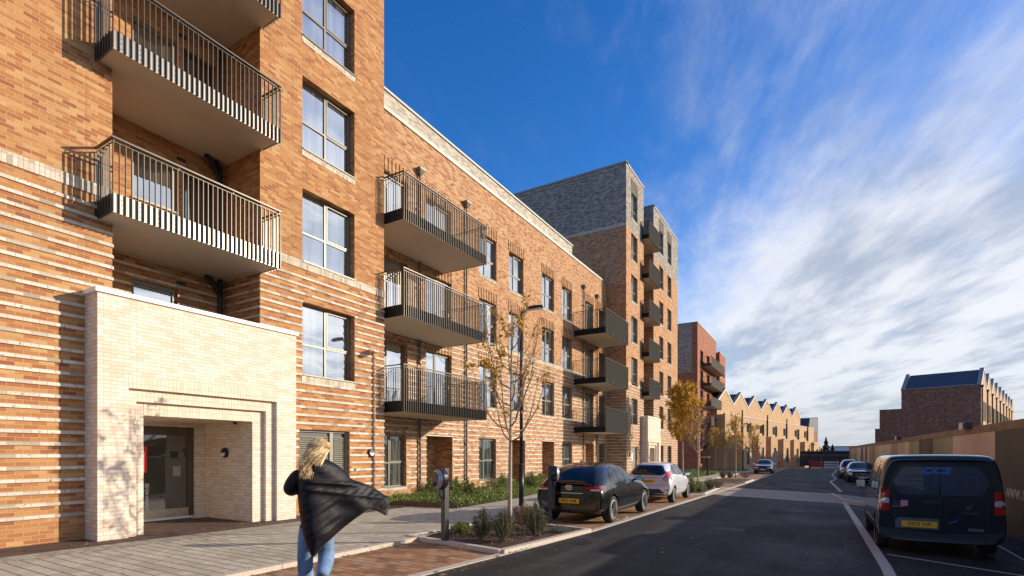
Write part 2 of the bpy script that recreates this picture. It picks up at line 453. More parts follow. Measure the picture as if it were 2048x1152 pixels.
def text_mesh(txt, size, bold=0.004, extrude=0.):
    cu = bpy.data.curves.new('txt', 'FONT'); cu.body = txt; cu.size = size; cu.offset = bold * size; cu.extrude = extrude
    cu.align_x = 'CENTER'; cu.align_y = 'CENTER'; cu.resolution_u = 3
    o = bpy.data.objects.new('txt', cu); COL.objects.link(o)
    me = bpy.data.meshes.new_from_object(o)
    vs = [tuple(v.co) for v in me.vertices]; fs = [tuple(p.vertices) for p in me.polygons]
    bpy.data.objects.remove(o); bpy.data.meshes.remove(me); bpy.data.curves.remove(cu)
    return vs, fs


def put_text(mb, txt, size, o, ux, uy, bold=.01, m=0, sx=1.):
    vs, fs = text_mesh(txt, size, bold); o, ux, uy = Vector(o), Vector(ux), Vector(uy)
    mb.add([o + ux * (v[0] * sx) + uy * v[1] for v in vs], fs, m)


# ================================================================ the ground
KL = [(-4.95, -12)] + [G(x, y) for x, y in ((836, 1151), (1003, 1109), (1180, 1063), (1400, 994.7), (1440, 983))] + [(-4.15, 40), (-4.2, 62), (-4.3, 86)]
KR = [(.9, -12), (.86, 6.2)] + [G(x, y) for x, y in ((1772, 1135), (1692, 1010))]
KR2 = [G(x, y) for x, y in ((1682, 984), (1661, 963.5), (1672, 958), (1664, 950))] + [(1.9, 86)]
gr = sheet('ground', [(-70, -14), (70, -14), (90, 130), (-70, 130)], lambda x, y: gpav(x, y) - .36, simple('far ground', (.10, .10, .06), rough=.95, var=.3, nscale=.3), step=8, kind='structure')
mb = MB(); mb.add([(-3000, -3000, -1.6), (3000, -3000, -1.6), (3000, 3000, -1.6), (-3000, 3000, -1.6)], [(0, 1, 2, 3)])
mb.build('terrain', MATS['far ground'], kind='structure')
sheet('road', KL + [(4.6, 86), (4.6, -12)], groad, ASPH, kind='structure')
PX = -7.05
sheet('parking_bay_paving', [(PX, -12), (-4.95, -12)] + KL[1:] + [(PX, 86)], gbay, PV_RED, kind='structure')
sheet('pavement', [(-13.2, -12), (PX - .1, -12), (PX - .1, 40), (PX - .1, 86), (-40, 86), (-40, 54), (-14.4, 54), (-14.4, 12)], gpav, PV_GREY, kind='structure')
sheet('building_edge_setts', [(-12.45, -12), (-11.55, -12), (-11.2, 9.3), (-11.5, 12.7), (-12.45, 12.7)], gpav, PV_BROWN, .004, kind='structure')
sheet('pavement_setts', [(-11.55, -12), (-11.0, -12), (-10.65, 9.5), (-11.2, 9.3)], gpav, PV_SETT, .004, kind='structure')
sheet('porch_floor', [(-14.1, 5.3), (-11.86, 5.0), (-11.86, 8.25), (-14.1, 7.75)], gpav, PV_BROWN, .008, step=.8, kind='structure')
# raised crossing of pale blocks
xs = [(PX - .1, 24.9), KL[0]]
ca, cb, cc_, cd = G(1452, 992), G(1687, 1008), G(1668, 987.5), G(1488, 977)
sheet('crossing_paving', [(-4.4, ca[1] + .6), ca, cb, (4.0, 20.7), (4.0, 25.4), cc_, cd, (-4.2, cd[1] + .3)], lambda x, y: groad(x, y), PV_SETT, .008, step=1., kind='structure')
sheet('crossing_pavement', [(PX - .12, ca[1] - .2), (-4.38, ca[1] + .55), (-4.2, cd[1] + .3), (PX - .12, cd[1] + .9)], gbay, PV_GREY, .008, step=1., kind='structure')
sheet('far_turning_paving', [(-30, 86), (4.6, 86), (5, 92), (-30, 92)], lambda x, y: gpav(x, y) - .06, PV_RED, .01, step=3, kind='structure')
mb = MB(); strip(mb, KL[:-1], .16, gbay, -.02, .012)
mb.build('flush_kerb', KERB, kind='structure')
mb = MB(); strip(mb, KR, .16, groad, -.03, .014); strip(mb, KR2, .15, groad, -.03, .014)
strip(mb, [KR[-1], G(1687, 1005)], .16, groad, -.03, .03)
mb.build('bay_edge_kerb', KERB, kind='structure')
mb = MB(); strip(mb, [(PX, -12), (PX, 24.6)], .14, gpav, -.12, .012); strip(mb, [(PX, 28.6), (PX, 70)], .14, gpav, -.12, .012)
mb.build('pavement_kerb', KERB, kind='structure')
mb = MB(); strip(mb, [G(1689, 1003), (4.0, 21.2)], .14, groad, -.05, .11); strip(mb, [G(1689, 1003), G(1663, 989)], .14, groad, -.05, .07)
mb.build('crossing_kerb', KERB, kind='structure')
def paint(mb, a, b, w, zf=groad, off=.006):
    a, b = Vector(a), Vector(b); d = (b - a).normalized(); nn = Vector((d.y, -d.x)) * w / 2
    k = max(1, int((b - a).length)); 
    for i in range(k):
        p, q = a.lerp(b, i / k), a.lerp(b, (i + 1) / k)
        mb.add([(*r, zf(*r) + off) for r in ((p + nn), (q + nn), (q - nn), (p - nn))], [(0, 1, 2, 3)])
mb = MB()
paint(mb, G(1774, 1109), (4.1, G(1774, 1109)[1] - 1.6), .07)
paint(mb, (3.1, 10.6), (3.35, 19.), .05)
for y in (33.2, 38.6, 60): paint(mb, (1.2, y), (3.6, y - .3), .08)
mb.build('bay_line', LINE, kind='structure')
DR = simple('cast iron cover', (.05, .045, .042), rough=.55, metal=.5, var=.4, nscale=30, bump=.6, bscale=60)
mb = MB()
for (gx, gy, a, b) in ((-4.1, 9.6, .18, .24), (-3.85, 21.0, .18, .24), (-1.9, 13.5, .32, .32), (-2.6, 33., .32, .32)):
    for k in range(7):
        y_ = gy - b + 2 * b * k / 7; mb.add([(x_, q, groad(x_, q) + .005) for x_, q in ((gx - a, y_), (gx + a, y_), (gx + a, y_ + 2 * b / 7 * .62), (gx - a, y_ + 2 * b / 7 * .62))], [(0, 1, 2, 3)])
mb.build('road_gully', DR, kind='structure')
PATCH = brick('asphalt repair', [(0, (.036, .036, .037)), (1, (.05, .049, .048))], (.04, .04, .04), bw=5, bh=5, flat=True, dirt=.4)
rnd = random.Random(2); mb = MB()   # wind-blown leaves and grit along the kerbs
for _ in range(900):
    y_ = 4 + 30 * rnd.random() ** 1.6; x_ = rnd.choice([-4.72 + abs(rnd.gauss(0, .10)), PX + .12 + abs(rnd.gauss(0, .12)), -11.6 + rnd.gauss(0, .3), rnd.uniform(-11, 2)])
    z_ = (groad if x_ > -4.6 else gbay if x_ > PX + .05 else gpav)(x_, y_)
    a = rnd.uniform(0, 6.28); L = rnd.uniform(.012, .045)
    mb.add([(x_ + L * math.cos(a + q), y_ + L * math.sin(a + q), z_ + .012 + rnd.uniform(0, .014)) for q in (0, 1.3, 3.1, 4.6)], [(0, 1, 2, 3)])
tag(mb.build('fallen_leaves', leafmat('fallen leaves', [(0, (.10, .06, .03)), (.5, (.28, .15, .05)), (1, (.45, .30, .10))], trans=0)), 'scattered fallen leaves and grit along kerbs and paving', 'leaves', None, 'stuff')
mb = MB()   # worn round charging mark in the bay
cx, cy = -4.98, 13.9
for k in range(16):
    a0, a1 = -2.2 + k * .2, -2.2 + (k + 1) * .2
    mb.add([(cx + r * math.cos(a), cy + r * 1.5 * math.sin(a), gbay(cx, cy) + .006) for r, a in ((.33, a0), (.40, a0), (.40, a1), (.33, a1))], [(0, 1, 2, 3)])
mb.build('bay_marking', LINE, kind='structure')


# ================================================================ facade tools
def plane(T):            # wall facing the street, dep grows into the building
    return lambda u, z, d=0.: (-T - d, u, z)
def planey(Y, sgn=1):    # wall facing the camera end (-Y); u is X
    return lambda u, z, d=0.: (u, Y + d * sgn, z)


def fbox(mb, f, u0, u1, z0, z1, d0, d1, m=0):
    vs = [f(u, z, d) for d in (d0, d1) for z in (z0, z1) for u in (u0, u1)]
    mb.add(vs, [(0, 2, 3, 1), (4, 5, 7, 6), (0, 1, 5, 4), (2, 6, 7, 3), (0, 4, 6, 2), (1, 3, 7, 5)], m)


def wall(mb, f, u0, u1, z0, z1, ops=(), rev=.2, m=0, stripes=None, sold=(), proud=.024, ms=1, md=2):
    ops = [o for o in ops if o[0] < u1 and o[1] > u0 and o[2] < z1 and o[3] > z0]
    us = sorted({u0, u1} | {clampf(q, u0, u1) for o in ops for q in o[:2]})
    zs = sorted({z0, z1} | {clampf(q, z0, z1) for o in ops for q in o[2:4]})
    for a, b in zip(us[:-1], us[1:]):
        for c, d in zip(zs[:-1], zs[1:]):
            x, y = (a + b) / 2, (c + d) / 2
            if any(o[0] < x < o[1] and o[2] < y < o[3] for o in ops): continue
            mb.quad(f(a, c), f(b, c), f(b, d), f(a, d), m)
    for o in ops:
        a, b, c, d = o[:4]; r = o[4] if len(o) > 4 else rev
        a_, b_, c_, d_ = max(a, u0), min(b, u1), max(c, z0), min(d, z1)
        mb.quad(f(a, c_), f(a, d_), f(a, d_, r), f(a, c_, r), m)
        mb.quad(f(b, c_), f(b, d_), f(b, d_, r), f(b, c_, r), m)
        if d <= z1: mb.quad(f(a_, d), f(b_, d), f(b_, d, r), f(a_, d, r), m)
        if c >= z0: mb.quad(f(a_, c), f(b_, c), f(b_, c, r), f(a_, c, r), m)
    def ints(zl, zh):
        cuts = sorted((o[0], o[1]) for o in ops if o[2] < zh - .01 and o[3] > zl + .01)
        x = u0; res = []
        for a, b in cuts:
            if a > x: res.append((x, a))
            x = max(x, b)
        if x < u1: res.append((x, u1))
        return res
    if stripes:
        k = math.ceil(stripes[0] / .225)
        while k * .225 + .075 < stripes[1]:
            z = k * .225
            if z >= z0 and z + .075 < z1:
                for a, b in ints(z, z + .075): fbox(mb, f, a - .006, b + .006, z + .004, z + .069, -proud, .01, ms)
            k += 1
    for z in sold:
        for a, b in ints(z, z + .225): fbox(mb, f, a - .004, b + .004, z, z + .225, -.02, .01, md)


def ribs(mb, f, a, b, z, h=.52, m=0):
    n = max(3, round((b - a) / .21))
    for i in range(n + 1):
        u = a + (b - a) * i / n
        fbox(mb, f, u - .045, u + .045, z, z + h, -.032, .01, m)


def window(parent, f, a, b, c, d, dep=.15, split=.5, tr=.42, glass=None, frame=None, w=.055, sill=True, sash=True, name='window', local=False, door=False, rnd=random.Random(5)):
    g = glass or GLASS; fr = frame or FRAME
    mb = MB(); D0, D1 = dep, dep + .07
    fbox(mb, f, a, b, d - w, d, D0, D1); fbox(mb, f, a, b, c, c + w, D0, D1)
    fbox(mb, f, a, a + w, c + w, d - w, D0, D1); fbox(mb, f, b - w, b, c + w, d - w, D0, D1)
    cells_u = [(a + w, b - w)]
    if split:
        um = a + (b - a) * split
        fbox(mb, f, um - w * .6, um + w * .6, c + w, d - w, D0 + .004, D1)
        cells_u = [(a + w, um - w * .6), (um + w * .6, b - w)]
    cells = [(p, q, c + w, d - w) for p, q in cells_u]
    if tr:
        zt = c + (d - c) * tr; nc = []
        for p, q, r, s in cells:
            fbox(mb, f, p, q, zt - w * .5, zt + w * .5, D0 + .007, D1)
            nc += [(p, q, r, zt - w * .5), (p, q, zt + w * .5, s)]
        cells = nc
    if sash:
        for p, q, r, s in cells[-1:]:
            k = .035
            fbox(mb, f, p, q, r, r + k, D0 - .012, D1 - .02); fbox(mb, f, p, q, s - k, s, D0 - .012, D1 - .02)
            fbox(mb, f, p, p + k, r + k, s - k, D0 - .012, D1 - .02); fbox(mb, f, q - k, q, r + k, s - k, D0 - .012, D1 - .02)
    if sill: fbox(mb, f, a - .0, b + .0, c - .018, c + .016, -.045, D0 + .03)
    if door: fbox(mb, f, b - w * 2.1, b - w * 1.6, c + 1.0, c + 1.16, D0 - .06, D0 - .01)
    wo = mb.build(name, fr, parent, local=local)
    pb = MB()
    for p, q, r, s in cells:
        t1, t2 = rnd.uniform(-.004, .004), rnd.uniform(-.004, .004); dd = D0 + .035
        pb.add([f(p, r, dd + t1 + t2), f(q, r, dd - t1 + t2), f(q, s, dd - t1 - t2), f(p, s, dd + t1 - t2)], [(0, 1, 2, 3)])
    po = pb.build('pane', g, None, local=True)
    po.parent = wo
    if not local:
        off = wloc(parent)
        for v in po.data.vertices: v.co -= off
    return wo


def child(mb, name, mat, parent, root, local=False):
    """a sub-part, meshed in the coordinates of its thing"""
    o = mb.build(name, mat, None, local=True)
    if not local:
        off = wloc(root)
        for v in o.data.vertices: v.co -= off
    o.parent = parent
    return o


def balcony(root, f, u0, u1, z0, P, back=0., uin=None, front='fins', h=1.43, sp=.105, fm=None, local=False, rail=True, slab=.24, depth=.055):
    fm = fm or METAL
    mb = MB(); a, b = u0 + .03, u1 - .03
    fbox(mb, f, a, b, z0 + .006, z0 + slab, -P + .05, -.005)
    if back:
        q = uin or (a, b); fbox(mb, f, q[0] + .005, q[1] - .005, z0 + .006, z0 + slab, -.004, back - .005)
    bo = mb.build('balcony', SOFFIT, root, local=local)
    fb = MB()   # fascia plate
    zt = z0 + .36; e = .012
    fbox(fb, f, u0 + .004, u1 - .004, z0 - .012, zt, -P + .016, -P + .028)
    for uu in (u0 + .016, u1 - .028): fbox(fb, f, uu, uu + e, z0 - .012, zt, -P + .03, -.03)
    rr = random.Random(int(u0 * 7 + z0))
    n = max(2, round((u1 - u0) / (sp * 3.2)))
    for i in range(n):
        u = u0 + (u1 - u0) * (i + .47) / n
        for zz in (.05, .15, .25): fbox(fb, f, u - .009, u + .009, z0 + zz, z0 + zz + .018, -P + .012, -P + .0155, 1)
    child(fb, 'fascia', [METAL_SHEEN if back and front == 'fins' else fm, BLACK], bo, root, local)
    rb = MB(); top = z0 + h - .11
    if front == 'fins':
        n = round((u1 - u0) / sp)
        for i in range(n + 1):
            u = u0 + (u1 - u0) * i / n
            fbox(rb, f, u - .006, u + .006, z0 - .014, top, -P - depth * .6, -P + .012)
        fbox(rb, f, u0, u1, top, top + .012, -P - depth * .6, -P + .014)
    else:
        fbox(rb, f, u0, u1, z0 - .014, top + .06, -P, -P + .012)
        for i in range(4):
            u = u0 + (u1 - u0) * (i + .3) / 4
            for zz in (.06, .12, .2, .3): fbox(rb, f, u - .014, u + .014, z0 + zz, z0 + zz + .02, -P - .006, -P, 1)
    dn = max(2, round((P - .03) / sp))
    for u, s_ in ((u0, -1), (u1, 1)):
        for i in range(1, dn + 1):
            dd = -P + .01 + (P - .02) * i / dn
            fbox(rb, f, min(u, u + s_ * depth * .6), max(u, u + s_ * depth * .6), z0 - .014, top, dd - .006, dd + .006)
        fbox(rb, f, u - .012, u + .012, top, top + .012, -P, -.01)
    child(rb, 'railing', [fm, CHROME], bo, root, local)
    if rail:
        hb = MB(); zt = z0 + h
        pts = [f(u0, zt, .0), f(u0, zt, -P), f(u1, zt, -P), f(u1, zt, .0)]
        fbox(hb, f, u0 - .025, u1 + .025, zt - .03, zt, -P - .035, -P + .03)
        for u in (u0, u1): fbox(hb, f, u - .026, u + .026, zt - .03, zt - .002, -P + .03, 0)
        n = max(2, round((u1 - u0) / 1.1))
        for i in range(n + 1):
            u = u0 + .02 + (u1 - u0 - .04) * i / n
            fbox(hb, f, u - .007, u + .007, top, zt - .03, -P - .005, -P + .012)
        child(hb, 'handrail', METAL, bo, root, local)
    return bo


def pipe(root, f, u, z0, z1, r=.045, hopper=True, mat=None, local=False):
    mb = MB()
    mb.tube([f(u, z0, -.09), f(u, z1, -.09)], r, 8)
    z = z0 + .6
    while z < z1 - .3:
        fbox(mb, f, u - r - .02, u + r + .02, z, z + .05, -.14, 0); z += 1.6
    if hopper:
        w = .16
        vs = [f(u - q * s1, zz, dd) for zz, q, d2 in ((z1 - .02, .06, .15), (z1 + .16, w, .24), (z1 + .24, w, .24)) for s1, dd in ((1, 0), (-1, 0), (-1, -d2), (1, -d2))]
        fs = [(k + i, k + (i + 1) % 4, k + 4 + (i + 1) % 4, k + 4 + i) for k in (0, 4) for i in range(4)] + [(8, 9, 10, 11), (0, 1, 2, 3)]
        mb.add(vs, fs)
    return mb.build('downpipe', mat or PIPE, root, local=local)


def bulkhead(root, p, axis='x', s=1., face=1):
    mb = MB()
    c = Vector(p)
    prof = [(.13 * s, 0), (.13 * s, .05 * s * face), (.11 * s, .075 * s * face), (.0001, .08 * s * face)]
    mb.lathe(prof, c, axis, 20, 0)
    # pale lower half of the lens
    n = 12; vs = []
    for i in range(n + 1):
        a = math.pi + math.pi * i / n; r = .095 * s
        q = {'x': (.084 * s * face, r * math.cos(a), r * math.sin(a)), 'y': (r * math.cos(a), .084 * s * face, r * math.sin(a))}[axis]
        vs.append(tuple(c + Vector(q)))
    mb.add(vs, [tuple(range(n + 1))], 1)
    return mb.build('wall_light', [BLACK, WHITEP], root)


def alarm(root, p):
    mb = MB(); mb.lathe([(.075, 0), (.075, .05), (.055, .08), (.0001, .09)], p, 'x', 16)
    return mb.build('fire_alarm', REDP, root)


WM = [BR_ORANGE, BR_WHITE, BR_SOLD]
# ================================================================ near tower (A)
A = empty('apartment_tower', (-12.4, 4.9, 0), 0, 'near orange brick apartment tower with pale banded base, balconies and cream entrance porch', 'apartment building')
fA = plane(12.4); ZT = 23.5
heads = [5.9, 9.06, 12.2, 15.36, 18.5, 21.6]
rw = [(9.44, 11.32, h - 2.04, h) for h in heads]
louv = (9.32, 11.12, 0.02, 2.34)
mb = MB()
ST = (.3, 6.75)
wall(mb, fA, -9, 4.93, -.3, ZT, (), stripes=ST, sold=(6.8,))
wall(mb, fA, 8.17, 12.58, -.3, ZT, rw + [louv], stripes=ST, sold=(6.8,))
for h in heads:
    if abs(h - 9.06) > .1: fbox(mb, fA, 9.44 - .02, 11.32 + .02, h - 2.04 - .19, h - 2.04 - .02, -.012, .02, 2)
# loggia behind the balconies
fL = plane(14.0)
lw = [(5.94, 6.98, z - 1.2, z) for z in (5.82, 8.93, 12.08, 15.2, 18.4)]
ld = [(7.1, 7.95, z - 2.15, z) for z in (8.9, 12.05, 15.2, 18.4)]
wall(mb, fL, 4.93, 8.17, 3.3, ZT, lw + ld, stripes=ST)
fS = lambda u, z, d=0.: (u, 8.17 + d, z)
wall(mb, fS, -14.0, -12.4, 3.3, ZT, (), stripes=ST)
fS2 = lambda u, z, d=0.: (u, 4.93 - d, z)
wall(mb, fS2, -14.0, -12.4, 3.3, ZT, (), stripes=ST)
wall(mb, lambda u, z, d=0.: (u, 12.58 - d, z), -14.4, -12.4, -.3, ZT, (), stripes=ST, sold=(6.8,))
wall(mb, lambda u, z, d=0.: (u, 12.58 - d, z), -28, -14.4, 13, ZT, ())
wall(mb, lambda u, z, d=0.: (u, -9 + d, z), -28, -12.4, -.3, ZT, ())
mb.quad((-12.4, -9, ZT), (-12.4, 4.93, ZT), (-28, 4.93, ZT), (-28, -9, ZT)); mb.quad((-12.4, 8.17, ZT), (-12.4, 12.58, ZT), (-28, 12.58, ZT), (-28, 8.17, ZT))
mb.quad((-14.0, 4.93, ZT), (-14.0, 8.17, ZT), (-28, 8.17, ZT), (-28, 4.93, ZT))
mb.box(-14.0, -12.3, 4.93, 8.17, 3.2, 3.3)
# movement joint, a thin sealed groove
fbox(mb, fA, 4.50, 4.508, 0, ZT, -.003, .01, 0)
mb.build('wall', WM, A)
for i, o in enumerate(rw): window(A, fA, *o, dep=.2, split=.5, tr=.44)
for o in lw: window(A, fL, *o, dep=.08, split=0, tr=0)
for o in ld: window(A, fL, *o, dep=.08, split=0, tr=0, glass=GLASS2, frame=FRAME_DK, sill=False, name='balcony_door')
for z in (6.33, 9.48, 12.63): balcony(A, fA, 4.66, 8.25, z, .70, back=1.6, uin=(4.93, 8.17))
for z in (6.33, 9.48, 12.63): alarm(A, (-13.98, 5.35, z + 1.95))
alarm(A, (-13.98, 5.45, 5.35))
mb = MB(); mb.tube([(-13.88, 8.0, 3.3), (-13.88, 8.0, 9.3), (-13.88, 7.86, 9.48)], .06, 8); mb.tube([(-13.88, 8.0, 9.7), (-13.88, 8.0, 12.5)], .06, 8)
mb.tube([(-13.88, 8.0, 5.9), (-13.8, 7.7, 6.25), (-13.8, 7.55, 6.3)], .06, 8); mb.tube([(-13.88, 8.0, 9.0), (-13.8, 7.7, 9.4), (-13.8, 7.55, 9.45)], .06, 8)
mb.build('downpipe', BLACK, A)
mb = MB()
for z in (5.95, 9.1, 12.25):
    mb = MB(); fbox(mb, fL, 6.95, 7.17, z, z + .09, -.01, .02); mb.build('air_brick', BLACK, A)
# louvred plant-room door
mb = MB(); a, b, c, d = louv; D = .12
fbox(mb, fA, a, b, d - .06, d, D, D + .08); fbox(mb, fA, a, a + .06, c, d - .06, D, D + .08); fbox(mb, fA, b - .06, b, c, d - .06, D, D + .08)
fbox(mb, fA, a + 1.16, a + 1.28, c, d - .06, D + .002, D + .08)
z = c + .1
while z < d - .13:
    for p, q in ((a + .11, a + 1.12), (a + 1.32, b - .09)):
        mb.add([fA(p, z, D + .06), fA(q, z, D + .06), fA(q, z - .045, D + .012), fA(p, z - .045, D + .012)], [(0, 1, 2, 3)])
        mb.add([fA(p, z - .045, D + .012), fA(q, z - .045, D + .012), fA(q, z - .052, D + .016), fA(p, z - .052, D + .016)], [(0, 1, 2, 3)])
    z += .062
fbox(mb, fA, a + .06, b - .06, c, d - .06, D + .062, D + .075, 1)
mb.build('louvred_door', [DOORG, BLACK], A)
bulkhead(A, (-12.4, 11.98, 1.69))
mb = MB(); fbox(mb, fA, 11.28, 11.36, 1.12, 1.2, -.03, 0); mb.build('key_switch', BLACK, A)
mb = MB(); fbox(mb, fA, 11.2, 11.23, 2.02, 2.05, -.02, 0); mb.build('yellow_tag', simple('yellow tag', (.8, .6, .02)), A)


def porch(root, T0, u0, u1, ops, ztop, Tback, Twall, doors=True, detail=True):
    """cream porch stepping in through three nested frames"""
    mb = MB(); Ts = [T0, T0 + .11, T0 + .22]
    fr = [plane(t) for t in Ts]
    lim = [(u0, u1, ztop)] + [(o[0] - .001, o[1] + .001, o[3] + .001) for o in ops[:2]]
    for i in range(3):
        o = ops[i]; L = lim[i]; zlo = -.25
        wall(mb, fr[i], L[0], L[1], zlo, L[2], [(o[0], o[1], -.3, o[3])], rev=(.11 if i < 2 else Tback - Ts[2]))
        hw = min(.235, L[2] - o[3] - .002)
        fbox(mb, fr[i], o[0] - .0, o[1] + .0, o[3], o[3] + hw, -.004, .005, 1)
    mb.quad((-T0, u0, -.25), (-T0, u0, ztop), (-Twall, u0, ztop), (-Twall, u0, -.25))
    mb.quad((-T0, u1, -.25), (-T0, u1, ztop), (-Twall, u1, ztop), (-Twall, u1, -.25))
    mb.quad((-T0 - .26, u0, ztop - .01), (-T0 - .26, u1, ztop - .01), (-T0 - .26, u1, ztop - 1.6), (-T0 - .26, u0, ztop - 1.6))
    po = mb.build('porch', [BR_CREAM, BR_CREAMS], root)
    c = MB(); c.box(-T0 - .30, -T0 + .045, u0 - .045, u1 + .045, ztop, ztop + .085)
    c.box(-Twall, -T0 - .30, u0 - .045, u0 + .2, ztop, ztop + .085); c.box(-Twall, -T0 - .30, u1 - .2, u1 + .045, ztop, ztop + .085)
    child(c, 'coping', WHITEC, po, root)
    return po


PO = [(4.99, 8.27, 0, 2.97), (5.17, 8.04, 0, 2.72), (5.35, 7.75, 0, 2.45)]
TB = 14.13
po = porch(A, 11.85, 4.47, 8.83, PO, 4.755, TB, 12.4)
fD = plane(TB)
mb = MB(); wall(mb, fD, 5.35, 7.75, -.2, 2.45, [(5.36, 7.44, -.1, 2.33)], rev=.12)
child(mb, 'back_wall', BR_CREAM, po, A)
mb = MB(); mb.box(-14.1, -12.08, 5.3, 7.8, 2.452, 2.5); child(mb, 'ceiling', STONE, po, A)
mb = MB(); c0, c1 = 5.37, 7.43
fbox(mb, fD, c0, c1, 2.24, 2.33, -.02, .08); fbox(mb, fD, c1 - .13, c1, .0, 2.24, -.02, .08); fbox(mb, fD, c0, c0 + .09, 0, 2.24, -.02, .08)
fbox(mb, fD, c0 + .09, c1 - .13, .05, .27, -.012, .07, 1); fbox(mb, fD, c0 + .09, c1 - .13, 2.12, 2.24, -.012, .07); fbox(mb, fD, c0, c1 - .02, -.0, .05, -.03, .07, 2)
fbox(mb, fD, c1 - .16, c1 - .13, .27, 2.12, -.016, .07, 0)
door = mb.build('entrance_door', [simple('door frame bronze', (.10, .08, .055), rough=.4, metal=.4), simple('kick plate steel', (.52, .45, .35), rough=.35, metal=.6), WHITEP], A)
mb = MB(); mb.quad(fD(c0 + .09, .27, .02), fD(c1 - .16, .27, .02), fD(c1 - .16, 2.12, .02), fD(c0 + .09, 2.12, .02))
child(mb, 'pane', glassy('lobby door glass', (.07, .065, .052), .10), door, A)
mb = MB(); put_text(mb, 'ROWAN HOUSE', .115, fD(6.345, .60, .012), (0, 0, 1), (0, -1, 0), bold=.012, sx=.78)
child(mb, 'lettering', WHITEP, door, A)
mb = MB(); fbox(mb, fD, 6.24, 6.32, 1.2, 1.84, -.05, -.01); child(mb, 'red_handle_plate', REDP, door, A)
mb = MB(); fbox(mb, fD, 6.88, 7.05, 1.55, 1.72, .012, .018); child(mb, 'intercom_panel', BLACK, door, A)
mb = MB(); fbox(mb, fD, 6.93, 7.12, 1.08, 1.34, .014, .019); child(mb, 'notice', simple('pale notice', (.30, .28, .23)), door, A)
mb = MB(); c = (-13.2, 7.75, 1.68)
mb.lathe([(.13, 0), (.13, -.05), (.11, -.075), (.0001, -.08)], c, 'y', 20, 0)
mb.add([(c[0] + .095 * math.cos(math.pi + math.pi * i / 12), c[1] - .084, c[2] + .095 * math.sin(math.pi + math.pi * i / 12)) for i in range(13)], [tuple(range(13))], 1)
mb.build('porch_light', [BLACK, WHITEP], A)
mb = MB(); mb.lathe([(.05, 0), (.05, -.03), (.03, -.06), (.0001, -.07)], (-12.55, 7.6, 2.452), 'z', 12); mb.build('security_camera', BLACK, A)

# ================================================================ long middle block (B)
B = empty('apartment_block', (-13.9, 25, 0), 0, 'long four storey amber brick apartment block with striped base between the two towers', 'apartment building')
fB = plane(13.9)
BM = [BR_MID, BR_WHITE, BR_SOLD, BR_PALE, COPING]
hB = [5.92, 9.07, 12.2]
cols = [(20.32, 21.86), (23.06, 24.59), (26.77, 28.35), (29.48, 30.99)]
wB = [(a, b, h - 2.0, h) for a, b in cols for h in hB]
dB = [(a, b, h - 2.45, h) for a, b in ((13.55, 15.37), (16.48, 18.19), (33.16, 34.7), (35.7, 37.1)) for h in hB]
gB = [(14.0, 15.3, .4, 2.4), (20.3, 21.8, .4, 2.4), (29.48, 31.0, .4, 2.4), (35.7, 37.0, .4, 2.4)]
rB = [(16.5, 18.25, -.2, 2.4, .95), (23.3, 24.75, -.2, 2.4, .95), (26.77, 28.35, -.2, 2.4, .95), (33.2, 34.75, -.2, 2.4, .95)]
mb = MB(); Z1 = 14.42
wall(mb, fB, 12.58, 37.4, -.4, Z1, wB + dB + gB + rB, rev=.2, stripes=ST)
for a, b in ((18.9, 37.4),):
    cuts = [(o[0], o[1]) for o in dB if o[2] < 7 < o[3]]
    x = a
    for p, q in sorted(cuts):
        if p > a:
            fbox(mb, fB, x, p, 6.84, 7.06, -.02, .01, 2); x = q
    fbox(mb, fB, x, b, 6.84, 7.06, -.02, .01, 2)
for o in wB:
    ribs(mb, fB, o[0], o[1], o[3] + .01)
    if abs(o[2] - 7.07) > .1: fbox(mb, fB, o[0] - .03, o[1] + .03, o[2] - .13, o[2] - .02, -.022, .02, 2)
for o in dB: ribs(mb, fB, o[0], o[1], o[3] + .01)
for o in gB: fbox(mb, fB, o[0] - .03, o[1] + .03, o[2] - .12, o[2] - .02, -.03, .02, 2)
fbox(mb, fB, 12.6, 37.39, Z1, Z1 + .14, -.05, .5, 4)
fbox(mb, fB, 12.6, 31.15, Z1 + .14, Z1 + .78, .06, 6, 3); fbox(mb, fB, 12.6, 31.2, Z1 + .78, Z1 + .86, .0, 6.05, 4)
fbox(mb, fB, 31.16, 37.38, Z1 + .14, Z1 + .5, 2.3, 6, 3)
mb.quad((-14.4, 12.6, Z1), (-14.4, 37.38, Z1), (-26, 37.38, Z1), (-26, 12.6, Z1), 4)
mb.build('wall', BM, B)
for o in wB: window(B, fB, *o, split=.46, tr=.44)
for o in dB: window(B, fB, *o, split=.42, tr=0, sill=False, name='balcony_door', door=True)
for o in gB: window(B, fB, *o, split=.40, tr=.46, glass=GLASS2)
for o in rB:
    mb = MB(); wall(mb, fB, o[0], o[1], -.2, 2.4, ()); 
    f2 = plane(13.9 + .94); mb = MB(); fbox(mb, f2, o[0], o[0] + .18, -.2, 2.4, -.0, .05, 0); fbox(mb, f2, o[0] + 1.12, o[1], -.2, 2.4, 0, .05, 0); fbox(mb, f2, o[0] + .18, o[0] + 1.12, 2.1, 2.4, 0, .05, 0)
    fbox(mb, f2, o[0] + .18, o[0] + 1.12, -.2, 2.1, .01, .05, 1)
    fbox(mb, f2, o[0] + 1.0, o[0] + 1.04, .9, 1.05, -.04, .01, 2)
    fbox(mb, fB, o[0] - .02, o[1] + .02, 2.4, 2.43, -.03, .1, 3)
    mb.build('flat_door', [BR_MID, DOORM, CHROME, STONE], B)
for k in range(3):
    balcony(B, fB, 12.75, 17.6, 3.05 + 3.15 * k, 2.2, h=1.55)
    balcony(B, fB, 31.25, 35.75, 3.05 + 3.15 * k, 2.2, h=1.55, front='panel', fm=METAL_DK)
    alarm(B, (-13.88, 15.95, 5.15 + 3.15 * k))
